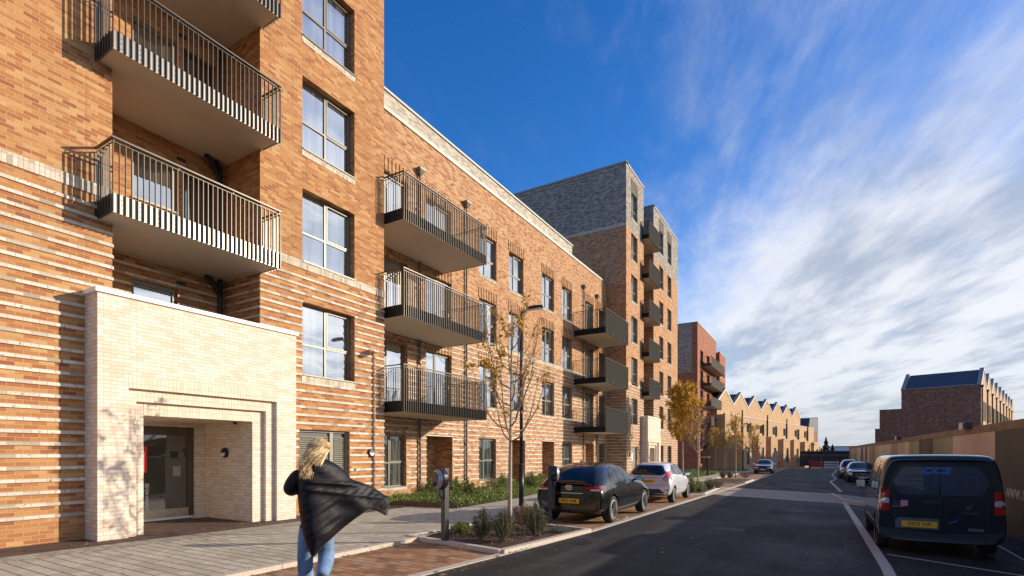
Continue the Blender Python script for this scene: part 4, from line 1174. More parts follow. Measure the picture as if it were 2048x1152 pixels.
def bed(poly, zf, label, top=.07, lift=.05):
    e = empty('planting_bed', (poly[0][0], poly[0][1], zf(*poly[0])), 0, label, 'planting bed', 'kerbed planting beds')
    mb = MB(); strip(mb, poly + [poly[0]], .13, zf, -.1, top + .01, side=.0)
    mb.build('kerb', KERB, e)
    cx = sum(p[0] for p in poly) / len(poly); cy = sum(p[1] for p in poly) / len(poly); rnd = random.Random(int(cx * 100))
    mb = MB(); n = 10; ring = []
    P = [Vector(p) for p in poly]; m = len(P) * 6; out = []
    for i in range(len(P)):
        for j in range(6): out.append(P[i].lerp(P[(i + 1) % len(P)], j / 6))
    vs = []; C = Vector((cx, cy))
    for k in range(n + 1):
        for q in out:
            p = q.lerp(C, k / n); hgt = top - .02 + lift * (1 - (1 - k / n) ** 3) + rnd.gauss(0, .008) * (k > 0)
            vs.append((p.x, p.y, zf(p.x, p.y) + hgt))
    L = len(out); fs = [(k * L + i, k * L + (i + 1) % L, (k + 1) * L + (i + 1) % L, (k + 1) * L + i) for k in range(n) for i in range(L)]
    mb.add(vs, fs); mb.build('mulch', MULCH, e)
    cb = MB()
    for i in range(int(1300 * min(1, 12 / max(1, cy - 4)))):
        q = rnd.choice(out).lerp(rnd.choice(out), rnd.random()).lerp(C, rnd.uniform(.04, .5)); leaf(cb, Vector((q.x, q.y, zf(q.x, q.y) + top + lift * .8 + rnd.uniform(-.015, .02))), rnd.uniform(.02, .055), rnd, .7)
    cb.build('bark_chips', MULCHP, e, kind='stuff')
    return e


b1 = [G(818, 1077, gbay), G(1003, 1108, gbay), G(1178, 1064, gbay), G(1085, 1040, gbay)]
b1[3] = (b1[0][0] + .1, b1[2][1] + .5)
B1z = lambda x, y: gbay(x, y)
bed(b1, B1z, 'near kerbed bed of dark bark mulch with rosemary clumps and a young tree')
b2 = [(b1[0][0], 23.2), (-4.3, 22.9), (-4.2, 25.0), (b1[0][0], 27.6)]
b2 = [(-6.9, 21.9), G(1407, 990, gbay), G(1437, 977, gbay), (-6.9, 27.2)]
bed(b2, gbay, 'kerbed bed of grasses and shrubs ahead of the silver car')
b3 = [(-6.9, 36.2), (-4.22, 36.2), (-4.25, 41.5), (-6.9, 41.5)]
bed(b3, gbay, 'far kerbed bed in front of the parked dark saloon')


def plant(x, y, z, h, w, kind, n, label, seed, name='shrub', group='shrubs in the beds', cat='shrub'):
    rnd = random.Random(seed); mb = MB(); sb = MB()
    e = empty(name, (x, y, z), 0, label, cat, group)
    for i in range(n):
        a = rnd.uniform(0, 6.28); t = rnd.random() ** .7; top = Vector((w * t * math.cos(a), w * t * math.sin(a), h * rnd.uniform(.55, 1.05) * (1 - .35 * t)))
        b = Vector((top.x * .25, top.y * .25, 0)); mid = b.lerp(top, .5) + Vector((rnd.gauss(0, .01), rnd.gauss(0, .01), 0))
        sb.tube([b, mid, top], [.004, .003, .0015], 3, cap=False)
        m = {'rosemary': 26, 'leafy': 12, 'seed': 9, 'silver': 16}[kind]
        for j in range(m):
            q = rnd.uniform(.22 if kind != 'seed' else .55, 1.0); p = b.lerp(mid, q * 2) if q < .5 else mid.lerp(top, q * 2 - 1)
            d = Vector((rnd.gauss(0, 1), rnd.gauss(0, 1), rnd.uniform(.3, 1.8))).normalized()
            L = {'rosemary': .035, 'leafy': .05, 'seed': .028, 'silver': .03}[kind] * rnd.uniform(.7, 1.4) * (h / .5) ** .3; wd = d.orthogonal().normalized() * L * {'rosemary': .16, 'leafy': .45, 'seed': .5, 'silver': .3}[kind]
            if kind != 'rosemary': p = p + Vector((rnd.gauss(0, .02), rnd.gauss(0, .02), rnd.gauss(0, .02)))
            mb.add([p, p + d * L * .5 + wd, p + d * L, p + d * L * .5 - wd], [(0, 1, 2, 3)])
    mb.build('foliage', {'rosemary': LF_DK, 'leafy': LF_GRN, 'seed': LF_BRN, 'silver': LF_SIL}[kind], e, local=True)
    sb.build('stems', TWIG, e, local=True)
    return e


def pgb(px, py): return G(px, py, lambda x, y: gbay(x, y) + .1)
for i, (px, py, h, w, k, n, lb) in enumerate((
        (966, 1078, .66, .24, 'rosemary', 130, 'upright dark green rosemary clump, leftmost in the near mulch bed'),
        (1008, 1082, .70, .25, 'rosemary', 140, 'upright dark green rosemary clump at the foot of the young tree'),
        (1072, 1069, .72, .26, 'rosemary', 150, 'tall rosemary clump beside the side-on charging post'),
        (922, 1066, .26, .26, 'leafy', 70, 'low bright green leafy plant near the silver faced charging post'),
        (1050, 1056, .62, .32, 'seed', 110, 'russet dried seed heads behind the rosemary'),
        (1085, 1064, .14, .2, 'silver', 60, 'silvery grey ground plant right of the rosemary'),
        (1118, 1062, .14, .24, 'silver', 80, 'silvery grey mound at the road corner of the near bed'),
        (1052, 1060, .13, .2, 'silver', 60, 'silvery low plant between the trunk and the tall rosemary'),
        (1420, 977, .62, .36, 'rosemary', 120, 'dark green shrub in the bed ahead of the silver car'),
        (1400, 983, .5, .3, 'leafy', 60, 'leafy plant next to the silver car bonnet'),
        (1384, 984, .75, .35, 'leafy', 90, 'taller green plant half hidden by the silver car'),
        (1436, 975, .45, .4, 'seed', 110, 'brown dried shrub at the kerb tip of the middle bed'),
        (1446, 956, .8, .35, 'rosemary', 110, 'dark clump left of the slim tree in the far bed'),
        (1460, 956, .8, .35, 'rosemary', 110, 'dark clump at the foot of the slim tree in the far bed'),
        (1490, 955, .5, .5, 'seed', 110, 'brown low shrub right of the slim tree in the far bed'))):
    x, y = pgb(px, py)
    if py < 1000: x = clampf(x, -6.6, -4.6)
    plant(x, y, gbay(x, y) + .08, h, w, k, n, lb, 40 + i)


def ground_cover(name, poly, zf, h, n, mat, lsize, label, seed, cat, hmap=None, blades=False):
    rnd = random.Random(seed); mb = MB()
    pts = [Vector(p) for p in poly]; xs = [p.x for p in pts]; ys = [p.y for p in pts]; m = len(pts)
    hs = [(rnd.uniform(min(xs), max(xs)), rnd.uniform(min(ys), max(ys)), rnd.uniform(.3, 1.)) for _ in range(max(10, int((max(xs) - min(xs)) * (max(ys) - min(ys)) * 1.2)))]
    c = 0
    while c < n:
        p = Vector((rnd.uniform(min(xs), max(xs)), rnd.uniform(min(ys), max(ys))))
        ins = False
        for i in range(m):
            a, b = pts[i], pts[i - 1]
            if (a.y > p.y) != (b.y > p.y) and p.x < (b.x - a.x) * (p.y - a.y) / (b.y - a.y) + a.x: ins = not ins
        if not ins: continue
        c += 1
        hh = h * max([.22] + [q[2] * math.exp(-((p.x - q[0]) ** 2 + (p.y - q[1]) ** 2) / .14) for q in hs])
        if blades:
            a = rnd.uniform(0, 6.28); L = hh * rnd.uniform(.6, 1.3) + .04; b = Vector((p.x, p.y, zf(p.x, p.y))); t = b + Vector((math.cos(a) * L * .5, math.sin(a) * L * .5, L)); w = Vector((-math.sin(a), math.cos(a), 0)) * lsize
            mb.add([b - w, b + w, t], [(0, 1, 2)])
        else:
            leaf(mb, Vector((p.x, p.y, zf(p.x, p.y) + hh * rnd.random() ** .6)), lsize * rnd.uniform(.5, 1.3), rnd)
    o = mb.build(name, mat, None); tag(o, label, cat, None, 'stuff'); return o


gp0 = G(800, 1006, gpav); gp1 = G(915, 1017, gpav); gp2 = G(1040, 996, gpav); gp3 = G(1088, 984, gpav)
bp = [(-13.8, 12.9), (-12.2, 12.9), gp1, gp2, gp3, (gp3[0] - .1, 25.5), (-13.85, 25.5)]
sheet('bed_soil', bp, gpav, SOIL, .03, step=.8, kind='structure')
mb = MB(); strip(mb, [(-12.25, 12.85), gp1], .02, gpav, -.05, .16, seg=3); strip(mb, [(-12.0, 15.6), (-10.6, 15.8)], .02, gpav, 0, .2, seg=3)
tag(mb.build('bed_edging', CORTEN), 'rusty steel edging along the near side of the green bed', 'edging')
ground_cover('ground_cover', bp, lambda x, y: gpav(x, y) + .03, .85, 21000, LF_GRN, .075, 'mixed green ground cover in the bed along the striped wall', 5, 'ground cover')
ground_cover('grass', bp, lambda x, y: gpav(x, y) + .03, .42, 9000, LF_GRS, .009, 'bright green grass growing through the bed along the striped wall', 6, 'grass', blades=True)
for i, (px, py, h, w, k, n, lb) in enumerate((
        (835, 992, .75, .35, 'leafy', 90, 'green leafy shrub left of the silver faced charging post'),
        (910, 1000, .85, .35, 'leafy', 110, 'tall green shrub behind the silver faced charging post'),
        (936, 996, .75, .3, 'leafy', 90, 'leafy shrub by the downpipe in the green bed'),
        (985, 985, .85, .35, 'seed', 90, 'reddish shrub under the ground floor window'),
        (1006, 984, .9, .35, 'leafy', 90, 'green shrub left of the young tree trunk'),
        (1064, 980, .95, .4, 'leafy', 120, 'bushy green shrub right of the tall street lamp'),
        (1080, 978, .8, .35, 'leafy', 90, 'green shrub at the end of the bed behind the black hatchback'),
        (790, 990, .6, .3, 'leafy', 80, 'small leafy shrub at the corner of the near tower'))):
    x, y = G(px, py, gpav); x = clampf(x, -13.5, -10.3); plant(x, y, gpav(x, y) + .03, h, w, k, n, lb, 70 + i)
gp = [(-13, 41), (-8.6, 41), (-8.4, 52), (-10, 60), (-13, 60)]
sheet('lawn_soil', gp, gpav, SOIL, .02, kind='structure')
ground_cover('grass', gp, lambda x, y: gpav(x, y) + .02, .4, 9000, LF_GRS, .03, 'strip of long grass in front of the red block', 8, 'grass', blades=True)
ground_cover('ground_cover', [(-13, 64), (-7.5, 64), (-7.5, 70), (-13, 70)], gpav, .5, 2500, LF_GRN, .14, 'green planting at the foot of the buff terrace', 9, 'ground cover')

# ================================================================ vehicles
def paintm(name, col, metal=.3, rough=.3):
    m, t = new_mat(name)
    tc = t.n('ShaderNodeTexCoord').outputs['Object']
    n = t.n('ShaderNodeTexNoise', {'Vector': tc, 'Scale': 3., 'Detail': 6., 'Roughness': .7}).outputs[0]
    sp = t.n('ShaderNodeSeparateXYZ', {0: tc}).outputs[2]
    dirt = t.m('MULTIPLY', t.mr(sp, .5, .15, 0, .25), t.mr(n, .35, .7, .2, 1))
    c = t.mix(dirt, col, (.14, .12, .10))
    fin(t, t.n('ShaderNodeBsdfPrincipled', {'Base Color': c, 'Metallic': metal, 'Roughness': t.m('ADD', rough, t.m('MULTIPLY', dirt, .4)), 'Coat Weight': 1., 'Coat Roughness': .04, 'Specular IOR Level': .1}).outputs[0])
    return m


LRED = simple('tail light red', (.42, .012, .01), rough=.12, coat=1., var=.2, nscale=20)
LWHT = simple('clear lamp lens', (.62, .62, .62), rough=.12, coat=1., metal=.3, var=.15, nscale=30)
LDK = simple('smoked lamp lens', (.07, .02, .02), rough=.1, coat=1., var=.2)
PLATE = simple('yellow number plate', (.80, .42, .015), rough=.45, var=.03)
PLATEW = simple('white number plate', (.6, .6, .6), rough=.45, var=.03)
INK = simple('plate ink', (.008, .008, .01), rough=.5, var=.05)


class Car:
    def __init__(s, st, wheels, wr, paint, name, label, cat, loc, rz, group, wheelw=.2, boxy=False):
        """st rows: y, z bottom, z shoulder, z roof, half widths at sill, middle, shoulder, roof"""
        s.root = empty(name, loc, rz, label, cat, group)
        bm = bmesh.new(); rings = []
        for y, zb, zs, zr, ws, wm, wb, wr_ in st:
            h = [(0, zb), (ws * .86, zb), (ws, zb + .07), (wm, zb + .5 * (zs - zb)), (wb, zs), ((wb * .55 + wr_ * .45), zs + (zr - zs) * .52), (wr_, zr - (zr - zs) * .10), (wr_ * .62, zr), (0, zr + .008)]
            if boxy: h[5:8] = [(wb * .75 + wr_ * .25, zs + (zr - zs) * .55), (wr_, zr - (zr - zs) * .05), (wr_ * .84, zr - .004)]
            pr = h + [(-a, b) for a, b in h[-2:0:-1]]
            rings.append([bm.verts.new((a, y, b)) for a, b in pr])
        n = len(rings[0])
        for A_, B_ in zip(rings[:-1], rings[1:]):
            for j in range(n): bm.faces.new((A_[j], A_[(j + 1) % n], B_[(j + 1) % n], B_[j]))
        for ring in (rings[0], rings[-1]):
            Rr = ring[:9]; Ll = [ring[0]] + ring[:8:-1] + [ring[8]]
            Ll = [ring[0]] + [ring[n - i] for i in range(1, 8)] + [ring[8]]
            for i in range(8):
                q = []
                for v in (Rr[i], Rr[i + 1], Ll[i + 1], Ll[i]):
                    if v not in q: q.append(v)
                bm.faces.new(q)
        bmesh.ops.recalc_face_normals(bm, faces=bm.faces)
        me = bpy.data.meshes.new('body'); bm.to_mesh(me); bm.free()
        me.materials.append(paint); me.materials.append(BLACK)
        o = bpy.data.objects.new('body', me); COL.objects.link(o)
        md = o.modifiers.new('s', 'SUBSURF'); md.levels = 3; md.render_levels = 3
        dg = bpy.context.evaluated_depsgraph_get(); m2 = bpy.data.meshes.new_from_object(o.evaluated_get(dg))
        o.modifiers.clear(); o.data = m2
        b2 = bmesh.new(); b2.from_mesh(m2); s.bvh = BVHTree.FromBMesh(b2); b2.free()
        # wheel arches cut out of the shell
        cm = bmesh.new()
        wm_ = max(r_[5] for r_ in st)
        for y in wheels:
            for sx in (-1, 1):
                mt = Matrix.Translation((sx * (wm_ - .08), y, wr * 1.0)) @ Matrix.Rotation(R(90), 4, 'Y')
                bmesh.ops.create_cone(cm, cap_ends=True, segments=36, radius1=wr + .055, radius2=wr + .055, depth=.5, matrix=mt)
        for f in cm.faces: f.material_index = 1
        cme = bpy.data.meshes.new('cut'); cm.to_mesh(cme); cm.free(); cme.materials.append(paint); cme.materials.append(BLACK)
        co = bpy.data.objects.new('cut', cme); COL.objects.link(co)
        md = o.modifiers.new('b', 'BOOLEAN'); md.operation = 'DIFFERENCE'; md.object = co; md.solver = 'EXACT'
        dg = bpy.context.evaluated_depsgraph_get(); m3 = bpy.data.meshes.new_from_object(o.evaluated_get(dg))
        o.modifiers.clear(); bpy.data.objects.remove(co)
        if len(m3.polygons) > 50: o.data = m3
        for p in o.data.polygons: p.use_smooth = p.material_index == 0
        try: o.data.set_sharp_from_angle(angle=R(40))
        except Exception: pass
        o.parent = s.root; s.body = o; s.wm = wm_; s.wr = wr

    def hit(s, p, side):
        o, d = {'B': (Vector((p[0], -3, p[1])), Vector((0, 1, 0))), 'F': (Vector((p[0], 9, p[1])), Vector((0, -1, 0))),
                'R': (Vector((3, p[0], p[1])), Vector((-1, 0, 0))), 'L': (Vector((-3, p[0], p[1])), Vector((1, 0, 0))), 'T': (Vector((p[0], p[1], 4)), Vector((0, 0, -1)))}[side]
        h = s.bvh.ray_cast(o, d)
        return (h[0], h[1]) if h[0] is not None else (None, None)

    def patch(s, name, pts, side, mat, off=.006, parent=None, step=.05, smooth=True):
        P = [Vector(p) for p in pts]; m = len(P); vs = []
        for i in range(m):
            a, b = P[i], P[(i + 1) % m]; k = max(1, int((b - a).length / step))
            for j in range(k): vs.append(a.lerp(b, j / k))
        n = len(vs); ed = [(i, (i + 1) % n) for i in range(n)]
        x0, x1 = min(p.x for p in P), max(p.x for p in P); y0, y1 = min(p.y for p in P), max(p.y for p in P)
        bd = list(vs); x = x0 + step * .6
        while x < x1:
            y = y0 + step * .6
            while y < y1:
                q = Vector((x, y)); c = False
                for i in range(m):
                    a, b = P[i], P[i - 1]
                    if (a.y > q.y) != (b.y > q.y) and q.x < (b.x - a.x) * (q.y - a.y) / (b.y - a.y) + a.x: c = not c
                if c and min((q - w).length for w in bd) > step * .4: vs.append(q)
                y += step
            x += step
        rv, re, rf, *_ = geometry.delaunay_2d_cdt(vs, ed, [], 1, 1e-5)
        out = []; ok = []
        for p in rv:
            h, nn = s.hit(p, side)
            ok.append(h is not None); out.append((h + nn * off) if h is not None else Vector((0, 0, 0)))
        mb = MB(); mb.add(out, [tuple(f) for f in rf if all(ok[i] for i in f)])
        return mb.build(name, mat, parent or s.root, smooth=smooth, local=True)

    def wheel(s, y, style, tyre_w=.205, spokes=10):
        for sx in (-1, 1):
            W = s.wr; xo = sx * (s.wm - .035); e = empty('wheel', (xo, y, W)); e.parent = s.root
            rim_r = W * .70
            mb = MB(); mb.lathe([(rim_r, 0), (rim_r + .012, .006), (W - .03, .004), (W - .008, -.012), (W, -.04), (W, -tyre_w + .03), (W - .02, -tyre_w), (rim_r, -tyre_w)], (0, 0, 0), 'x', 36)
            for k in range(len(mb.v)): v = mb.v[k]; mb.v[k] = (v[0] * sx, v[1], v[2])
            mb.build('tyre', RUBBER, e, smooth=True, local=True)
            mb = MB()
            mb.lathe([(rim_r + .004, .0), (rim_r - .012, .004), (rim_r - .02, -.02), (rim_r - .03, -.09)], (0, 0, 0), 'x', 36)
            mb.lathe([(.0001, -.006), (.045, -.006), (.055, -.02), (.055, -.06)], (0, 0, 0), 'x', 20)
            n = spokes
            for i in range(n):
                if style == 'pair': a = 2 * math.pi * (i // 2) / (n // 2) + (.15 if i % 2 else -.15)
                else: a = 2 * math.pi * i / n
                d = Vector((0, math.cos(a), math.sin(a))); t = Vector((0, -math.sin(a), math.cos(a)))
                r0_, r1_ = .04, rim_r - .012; w0, w1 = .022, .032 if style == 'pair' else .022
                vs = [d * rr_ + t * (w * q) + Vector((x_, 0, 0)) for rr_, w, x_ in ((r0_, w0, -.012), (r1_, w1, -.004)) for q in (-1, 1)] 
                vs += [v + Vector((-.03, 0, 0)) for v in vs]
                mb.add(vs, [(0, 1, 3, 2), (4, 6, 7, 5), (0, 4, 5, 1), (2, 3, 7, 6), (1, 5, 7, 3), (0, 2, 6, 4)])
            for k in range(len(mb.v)): v = mb.v[k]; mb.v[k] = (v[0] * sx, v[1], v[2])
            mb.build('rim', ALLOY, e, local=True)
            mb = MB(); mb.lathe([(.0001, -.055), (rim_r - .03, -.055), (rim_r - .028, -.09)], (0, 0, 0), 'x', 24)
            for k in range(len(mb.v)): v = mb.v[k]; mb.v[k] = (v[0] * sx, v[1], v[2])
            mb.build('brake_disc', simple('dark brake', (.035, .035, .035), rough=.5, metal=.6), e, local=True)

    def mirrors(s, y, z, w=.20, h=.13, mat=None, both=True):
        for sx in (-1, 1):
            hp, _ = s.hit((y, z), 'R' if sx > 0 else 'L')
            x = hp.x if hp else sx * .8
            mb = MB(); c = Vector((x + sx * (.07 + w / 2), y, z + .03))
            bm = bmesh.new(); bmesh.ops.create_icosphere(bm, subdivisions=3, radius=1)
            for v in bm.verts:
                q = v.co; q = Vector((math.copysign(abs(q.x) ** .7, q.x), math.copysign(abs(q.y) ** .8, q.y), math.copysign(abs(q.z) ** .75, q.z)))
                v.co = c + Vector((q.x * w / 2, q.y * .065, q.z * h / 2))
            mb.add([v.co.copy() for v in bm.verts], [tuple(v.index for v in f.verts) for f in bm.faces]); bm.free()
            mb.tube([(x - sx * .02, y, z - .02), (x + sx * .10, y, z - .0)], .028, 6)
            o = mb.build('mirror', mat or s.body.data.materials[0], s.root, smooth=True, local=True)
            g = MB(); g.add([(c.x + a * w * .42, y - .068, c.z + b * h * .40) for a, b in ((-1, -.8), (-.8, -1), (.8, -1), (1, -.7), (1, .7), (.8, 1), (-.8, 1), (-1, .8))], [tuple(range(8))])
            m_ = g.build('mirror_glass', CHROME, None, local=True); m_.parent = o

    def plate(s, x, z, txt, side='B', w=.52, h=.111, mat=None, sz=.088, y=None):
        h0, nn = s.hit((x, z), side); sg = -1 if side == 'B' else 1
        ys = [s.hit((x + a, z + b), side)[0] for a in (-w / 2, 0, w / 2) for b in (-h / 2, h / 2)]
        yy = (min if side == 'B' else max)([q.y for q in ys if q]) + sg * .008
        mb = MB(); mb.box(x - w / 2, x + w / 2, min(yy, yy - sg * .03), max(yy, yy - sg * .03), z - h / 2, z + h / 2)
        p = mb.build('number_plate', mat or PLATE, s.root, local=True)
        if txt:
            mb = MB(); put_text(mb, txt, sz, (x, yy + sg * .003, z), (-sg * 1., 0, 0) if side == 'B' else (-1, 0, 0), (0, 0, 1), bold=.012, sx=.92)
            o = mb.build('characters', INK, None, local=True); o.parent = p
        return yy


def mirror_pts(p): return [(-a, b) for a, b in p][::-1]
CARS = 'cars parked along the street'
LIFT = Vector((0, 0, 0))

# ---- black hatchback, seen from behind
x0, y0 = G(1219, 1045, gbay)
p_blk = paintm('black car paint', (.004, .0045, .006), .0, .3)
c = Car([(0.10, .42, .86, .90, .66, .80, .70, .60), (.03, .30, .80, .95, .76, .84, .80, .64), (.12, .26, .84, 1.03, .80, .875, .84, .60), (.42, .22, .90, 1.28, .82, .90, .86, .56), (.80, .20, .93, 1.41, .83, .905, .865, .57),
         (1.40, .18, .93, 1.45, .83, .90, .86, .58), (2.05, .18, .92, 1.43, .83, .90, .86, .58), (2.50, .18, .92, 1.30, .83, .90, .86, .55), (3.05, .19, .93, 1.02, .83, .90, .85, .60),
         (3.35, .20, .90, .955, .82, .90, .84, .62), (3.9, .20, .80, .86, .80, .895, .80, .58), (4.25, .22, .66, .74, .74, .83, .72, .5), (4.38, .32, .55, .6, .60, .66, .58, .4)],
        (.80, 3.44), .325, p_blk, 'parked_car', 'glossy black hatchback parked beside the near charging posts', 'car', (x0 - .81, y0 - .84, gbay(-4.6, y0)), R(.6), CARS)
c.root.scale = (1.07, 1.07, 1.07)
c.wheel(.80, 'pair'); c.wheel(3.44, 'pair')
c.patch('rear_window', [(-.50, .985), (.50, .985), (.60, 1.02), (.58, 1.11), (.48, 1.29), (.41, 1.325), (-.41, 1.325), (-.48, 1.29), (-.58, 1.11), (-.60, 1.02)], 'B', CGLASS)
for sd_, mp in (('R', 1), ('L', 1)):
    c.patch('side_window', [(.70, 1.0), (.80, 1.16), (1.0, 1.29), (1.22, 1.35), (1.24, .985)], sd_, CGLASS); c.patch('side_window', [(1.30, .985), (1.28, 1.375), (1.70, 1.395), (1.72, .975)], sd_, CGLASS)
    c.patch('side_window', [(1.80, .975), (1.78, 1.395), (2.10, 1.37), (2.62, 1.12), (2.80, .99)], sd_, CGLASS)
    c.patch('door_seam', [(1.755, .32), (1.755, .95), (1.765, .95), (1.765, .32)], sd_, BLACK, .002)
    c.patch('door_seam', [(1.05, .62), (.86, .70), (.92, .96), (.93, .96), (.88, .71), (1.06, .63)], sd_, BLACK, .002); c.patch('door_seam', [(2.85, .32), (2.82, .93), (2.83, .93), (2.86, .32)], sd_, BLACK, .002)
    c.patch('door_handle', [(1.08, .83), (1.10, .85), (1.27, .85), (1.29, .83)], sd_, p_blk, .022); c.patch('door_handle', [(2.0, .82), (2.02, .84), (2.19, .84), (2.21, .82)], sd_, p_blk, .022)
    c.patch('sill_trim', [(1.2, .20), (1.2, .27), (3.05, .27), (3.05, .20)], sd_, METAL, .004)
    c.patch('tail_light', [(.10, .81), (.10, .89), (.30, .90), (.40, .87), (.24, .80)], sd_, LDK, .008)
for sg in (1, -1):
    P_ = [(.36, .875), (.42, .905), (.80, .915), (.835, .86), (.80, .79), (.60, .79), (.50, .85)]
    c.patch('tail_light', P_ if sg > 0 else mirror_pts(P_), 'B', LRED, .010)
    P_ = [(.55, .80), (.58, .84), (.78, .83), (.77, .80)]
    c.patch('reversing_lamp', P_ if sg > 0 else mirror_pts(P_), 'B', LWHT, .014)
    P_ = [(.74, .30), (.66, .32), (.76, .62), (.80, .62)]
    c.patch('bumper_vent', P_ if sg > 0 else mirror_pts(P_), 'B', BLACK, .004)
    P_ = [(.76, .36), (.745, .36), (.785, .55), (.80, .55)]
    c.patch('reflector', P_ if sg > 0 else mirror_pts(P_), 'B', LRED, .009)
c.patch('brake_light', [(-.16, 1.355), (.16, 1.355), (.16, 1.375), (-.16, 1.375)], 'B', LRED, .01)
c.patch('tailgate_seam', [(-.60, .70), (.60, .70), (.60, .712), (-.60, .712)], 'B', BLACK, .003)
c.patch('chrome_strip', [(-.36, .725), (.36, .725), (.36, .737), (-.36, .737)], 'B', CHROME, .006)
c.patch('lower_bumper', [(-.62, .24), (.62, .24), (.66, .36), (-.66, .36)], 'B', BLACK, .004)
yy = c.plate(-.0, .545, 'HF22 XNM')
mb = MB(); hp, nn = c.hit((0, .90), 'B'); yb = hp.y - .018
def oval(mb, cx, cz, a, b, w=.009, yy=0, n=24):
    for i in range(n):
        t0, t1 = 2 * math.pi * i / n, 2 * math.pi * (i + 1) / n
        mb.add([(cx + (a + e) * math.cos(t), yy, cz + (b + e) * math.sin(t)) for t, e in ((t0, -w / 2), (t1, -w / 2), (t1, w / 2), (t0, w / 2))], [(0, 1, 2, 3)])
oval(mb, 0, .865, .080, .055, .013, yb - .0); oval(mb, 0, .865, .026, .050, .011, yb); oval(mb, 0, .888, .062, .021, .011, yb)
mb.build('badge', CHROME, c.root, local=True)
c.mirrors(2.62, .98)
mb = MB(); mb.add([(-.03, .85, 1.44), (.03, .85, 1.44), (.0, .98, 1.44), (0, .82, 1.52)], [(0, 1, 3), (1, 2, 3), (2, 0, 3), (0, 2, 1)]); mb.build('aerial', p_blk, c.root, local=True)

# ---- silver hatchback
x0, y0 = G(1345, 1005, gbay)
p_sil = paintm('silver car paint', (.70, .71, .74), .25, .35)
c = Car([(0.12, .48, .84, .90, .62, .76, .68, .58), (.03, .34, .78, .98, .72, .82, .78, .62), (.10, .28, .84, 1.12, .77, .85, .82, .58), (.28, .24, .90, 1.38, .79, .87, .84, .54), (.60, .22, .94, 1.475, .80, .875, .845, .57),
         (1.25, .20, .94, 1.505, .80, .87, .84, .59), (2.0, .20, .93, 1.49, .80, .87, .84, .59), (2.40, .20, .92, 1.38, .80, .87, .83, .56), (2.92, .22, .92, 1.03, .80, .87, .82, .58),
         (3.10, .22, .88, .96, .79, .865, .81, .6), (3.55, .24, .76, .84, .76, .85, .76, .54), (3.85, .28, .62, .70, .68, .76, .66, .45), (3.96, .38, .52, .56, .55, .6, .52, .36)],
        (.68, 3.15), .30, p_sil, 'parked_car', 'silver hatchback with red tail lights parked in front of the black hatchback', 'car', (x0 - .76, y0 - .68, gbay(-4.6, y0)), R(.6), CARS)
c.wheel(.68, 'one', spokes=14); c.wheel(3.15, 'one', spokes=14)
c.patch('rear_window', [(-.50, 1.02), (.50, 1.02), (.62, 1.08), (.60, 1.18), (.50, 1.36), (.42, 1.385), (-.42, 1.385), (-.50, 1.36), (-.60, 1.18), (-.62, 1.08)], 'B', CGLASS)
for sd_ in 'RL':
    c.patch('side_window', [(.62, 1.08), (.68, 1.24), (1.0, 1.38), (1.28, 1.41), (1.28, 1.03)], sd_, CGLASS); c.patch('side_window', [(1.36, 1.02), (1.36, 1.41), (1.95, 1.41), (2.45, 1.18), (2.66, 1.0)], sd_, CGLASS)
    c.patch('door_seam', [(1.32, .34), (1.32, .99), (1.33, .99), (1.33, .34)], sd_, BLACK, .002); c.patch('door_seam', [(2.62, .34), (2.60, .97), (2.61, .97), (2.63, .34)], sd_, BLACK, .002)
    c.patch('door_handle', [(.98, .88), (1.0, .905), (1.16, .905), (1.18, .88)], sd_, p_sil, .022); c.patch('door_handle', [(1.62, .87), (1.64, .895), (1.80, .895), (1.82, .87)], sd_, p_sil, .022)
    c.patch('tail_light', [(.10, .90), (.12, 1.06), (.22, 1.20), (.34, 1.03), (.26, .87)], sd_, LRED, .010)
for sg in (1, -1):
    P_ = [(.60, .84), (.55, .90), (.66, 1.03), (.70, 1.20), (.76, 1.12), (.82, .98), (.82, .84)]
    c.patch('tail_light', P_ if sg > 0 else mirror_pts(P_), 'B', LRED, .012)
    P_ = [(.60, .845), (.57, .90), (.72, .93), (.80, .86)]
    c.patch('reversing_lamp', P_ if sg > 0 else mirror_pts(P_), 'B', LWHT, .016)
    P_ = [(.56, .47), (.58, .51), (.76, .51), (.76, .47)]
    c.patch('reflector', P_ if sg > 0 else mirror_pts(P_), 'B', LRED, .008)
c.patch('lower_bumper', [(-.60, .30), (.60, .30), (.60, .40), (.42, .52), (-.42, .52), (-.60, .40)], 'B', BLACK, .005)
c.patch('tailgate_seam', [(-.66, .66), (.66, .66), (.66, .672), (-.66, .672)], 'B', BLACK, .003)
c.plate(0, .80, 'GK53 FFG')
c.mirrors(2.52, .99, mat=simple('dark blue mirror cap', (.02, .025, .05), rough=.3))

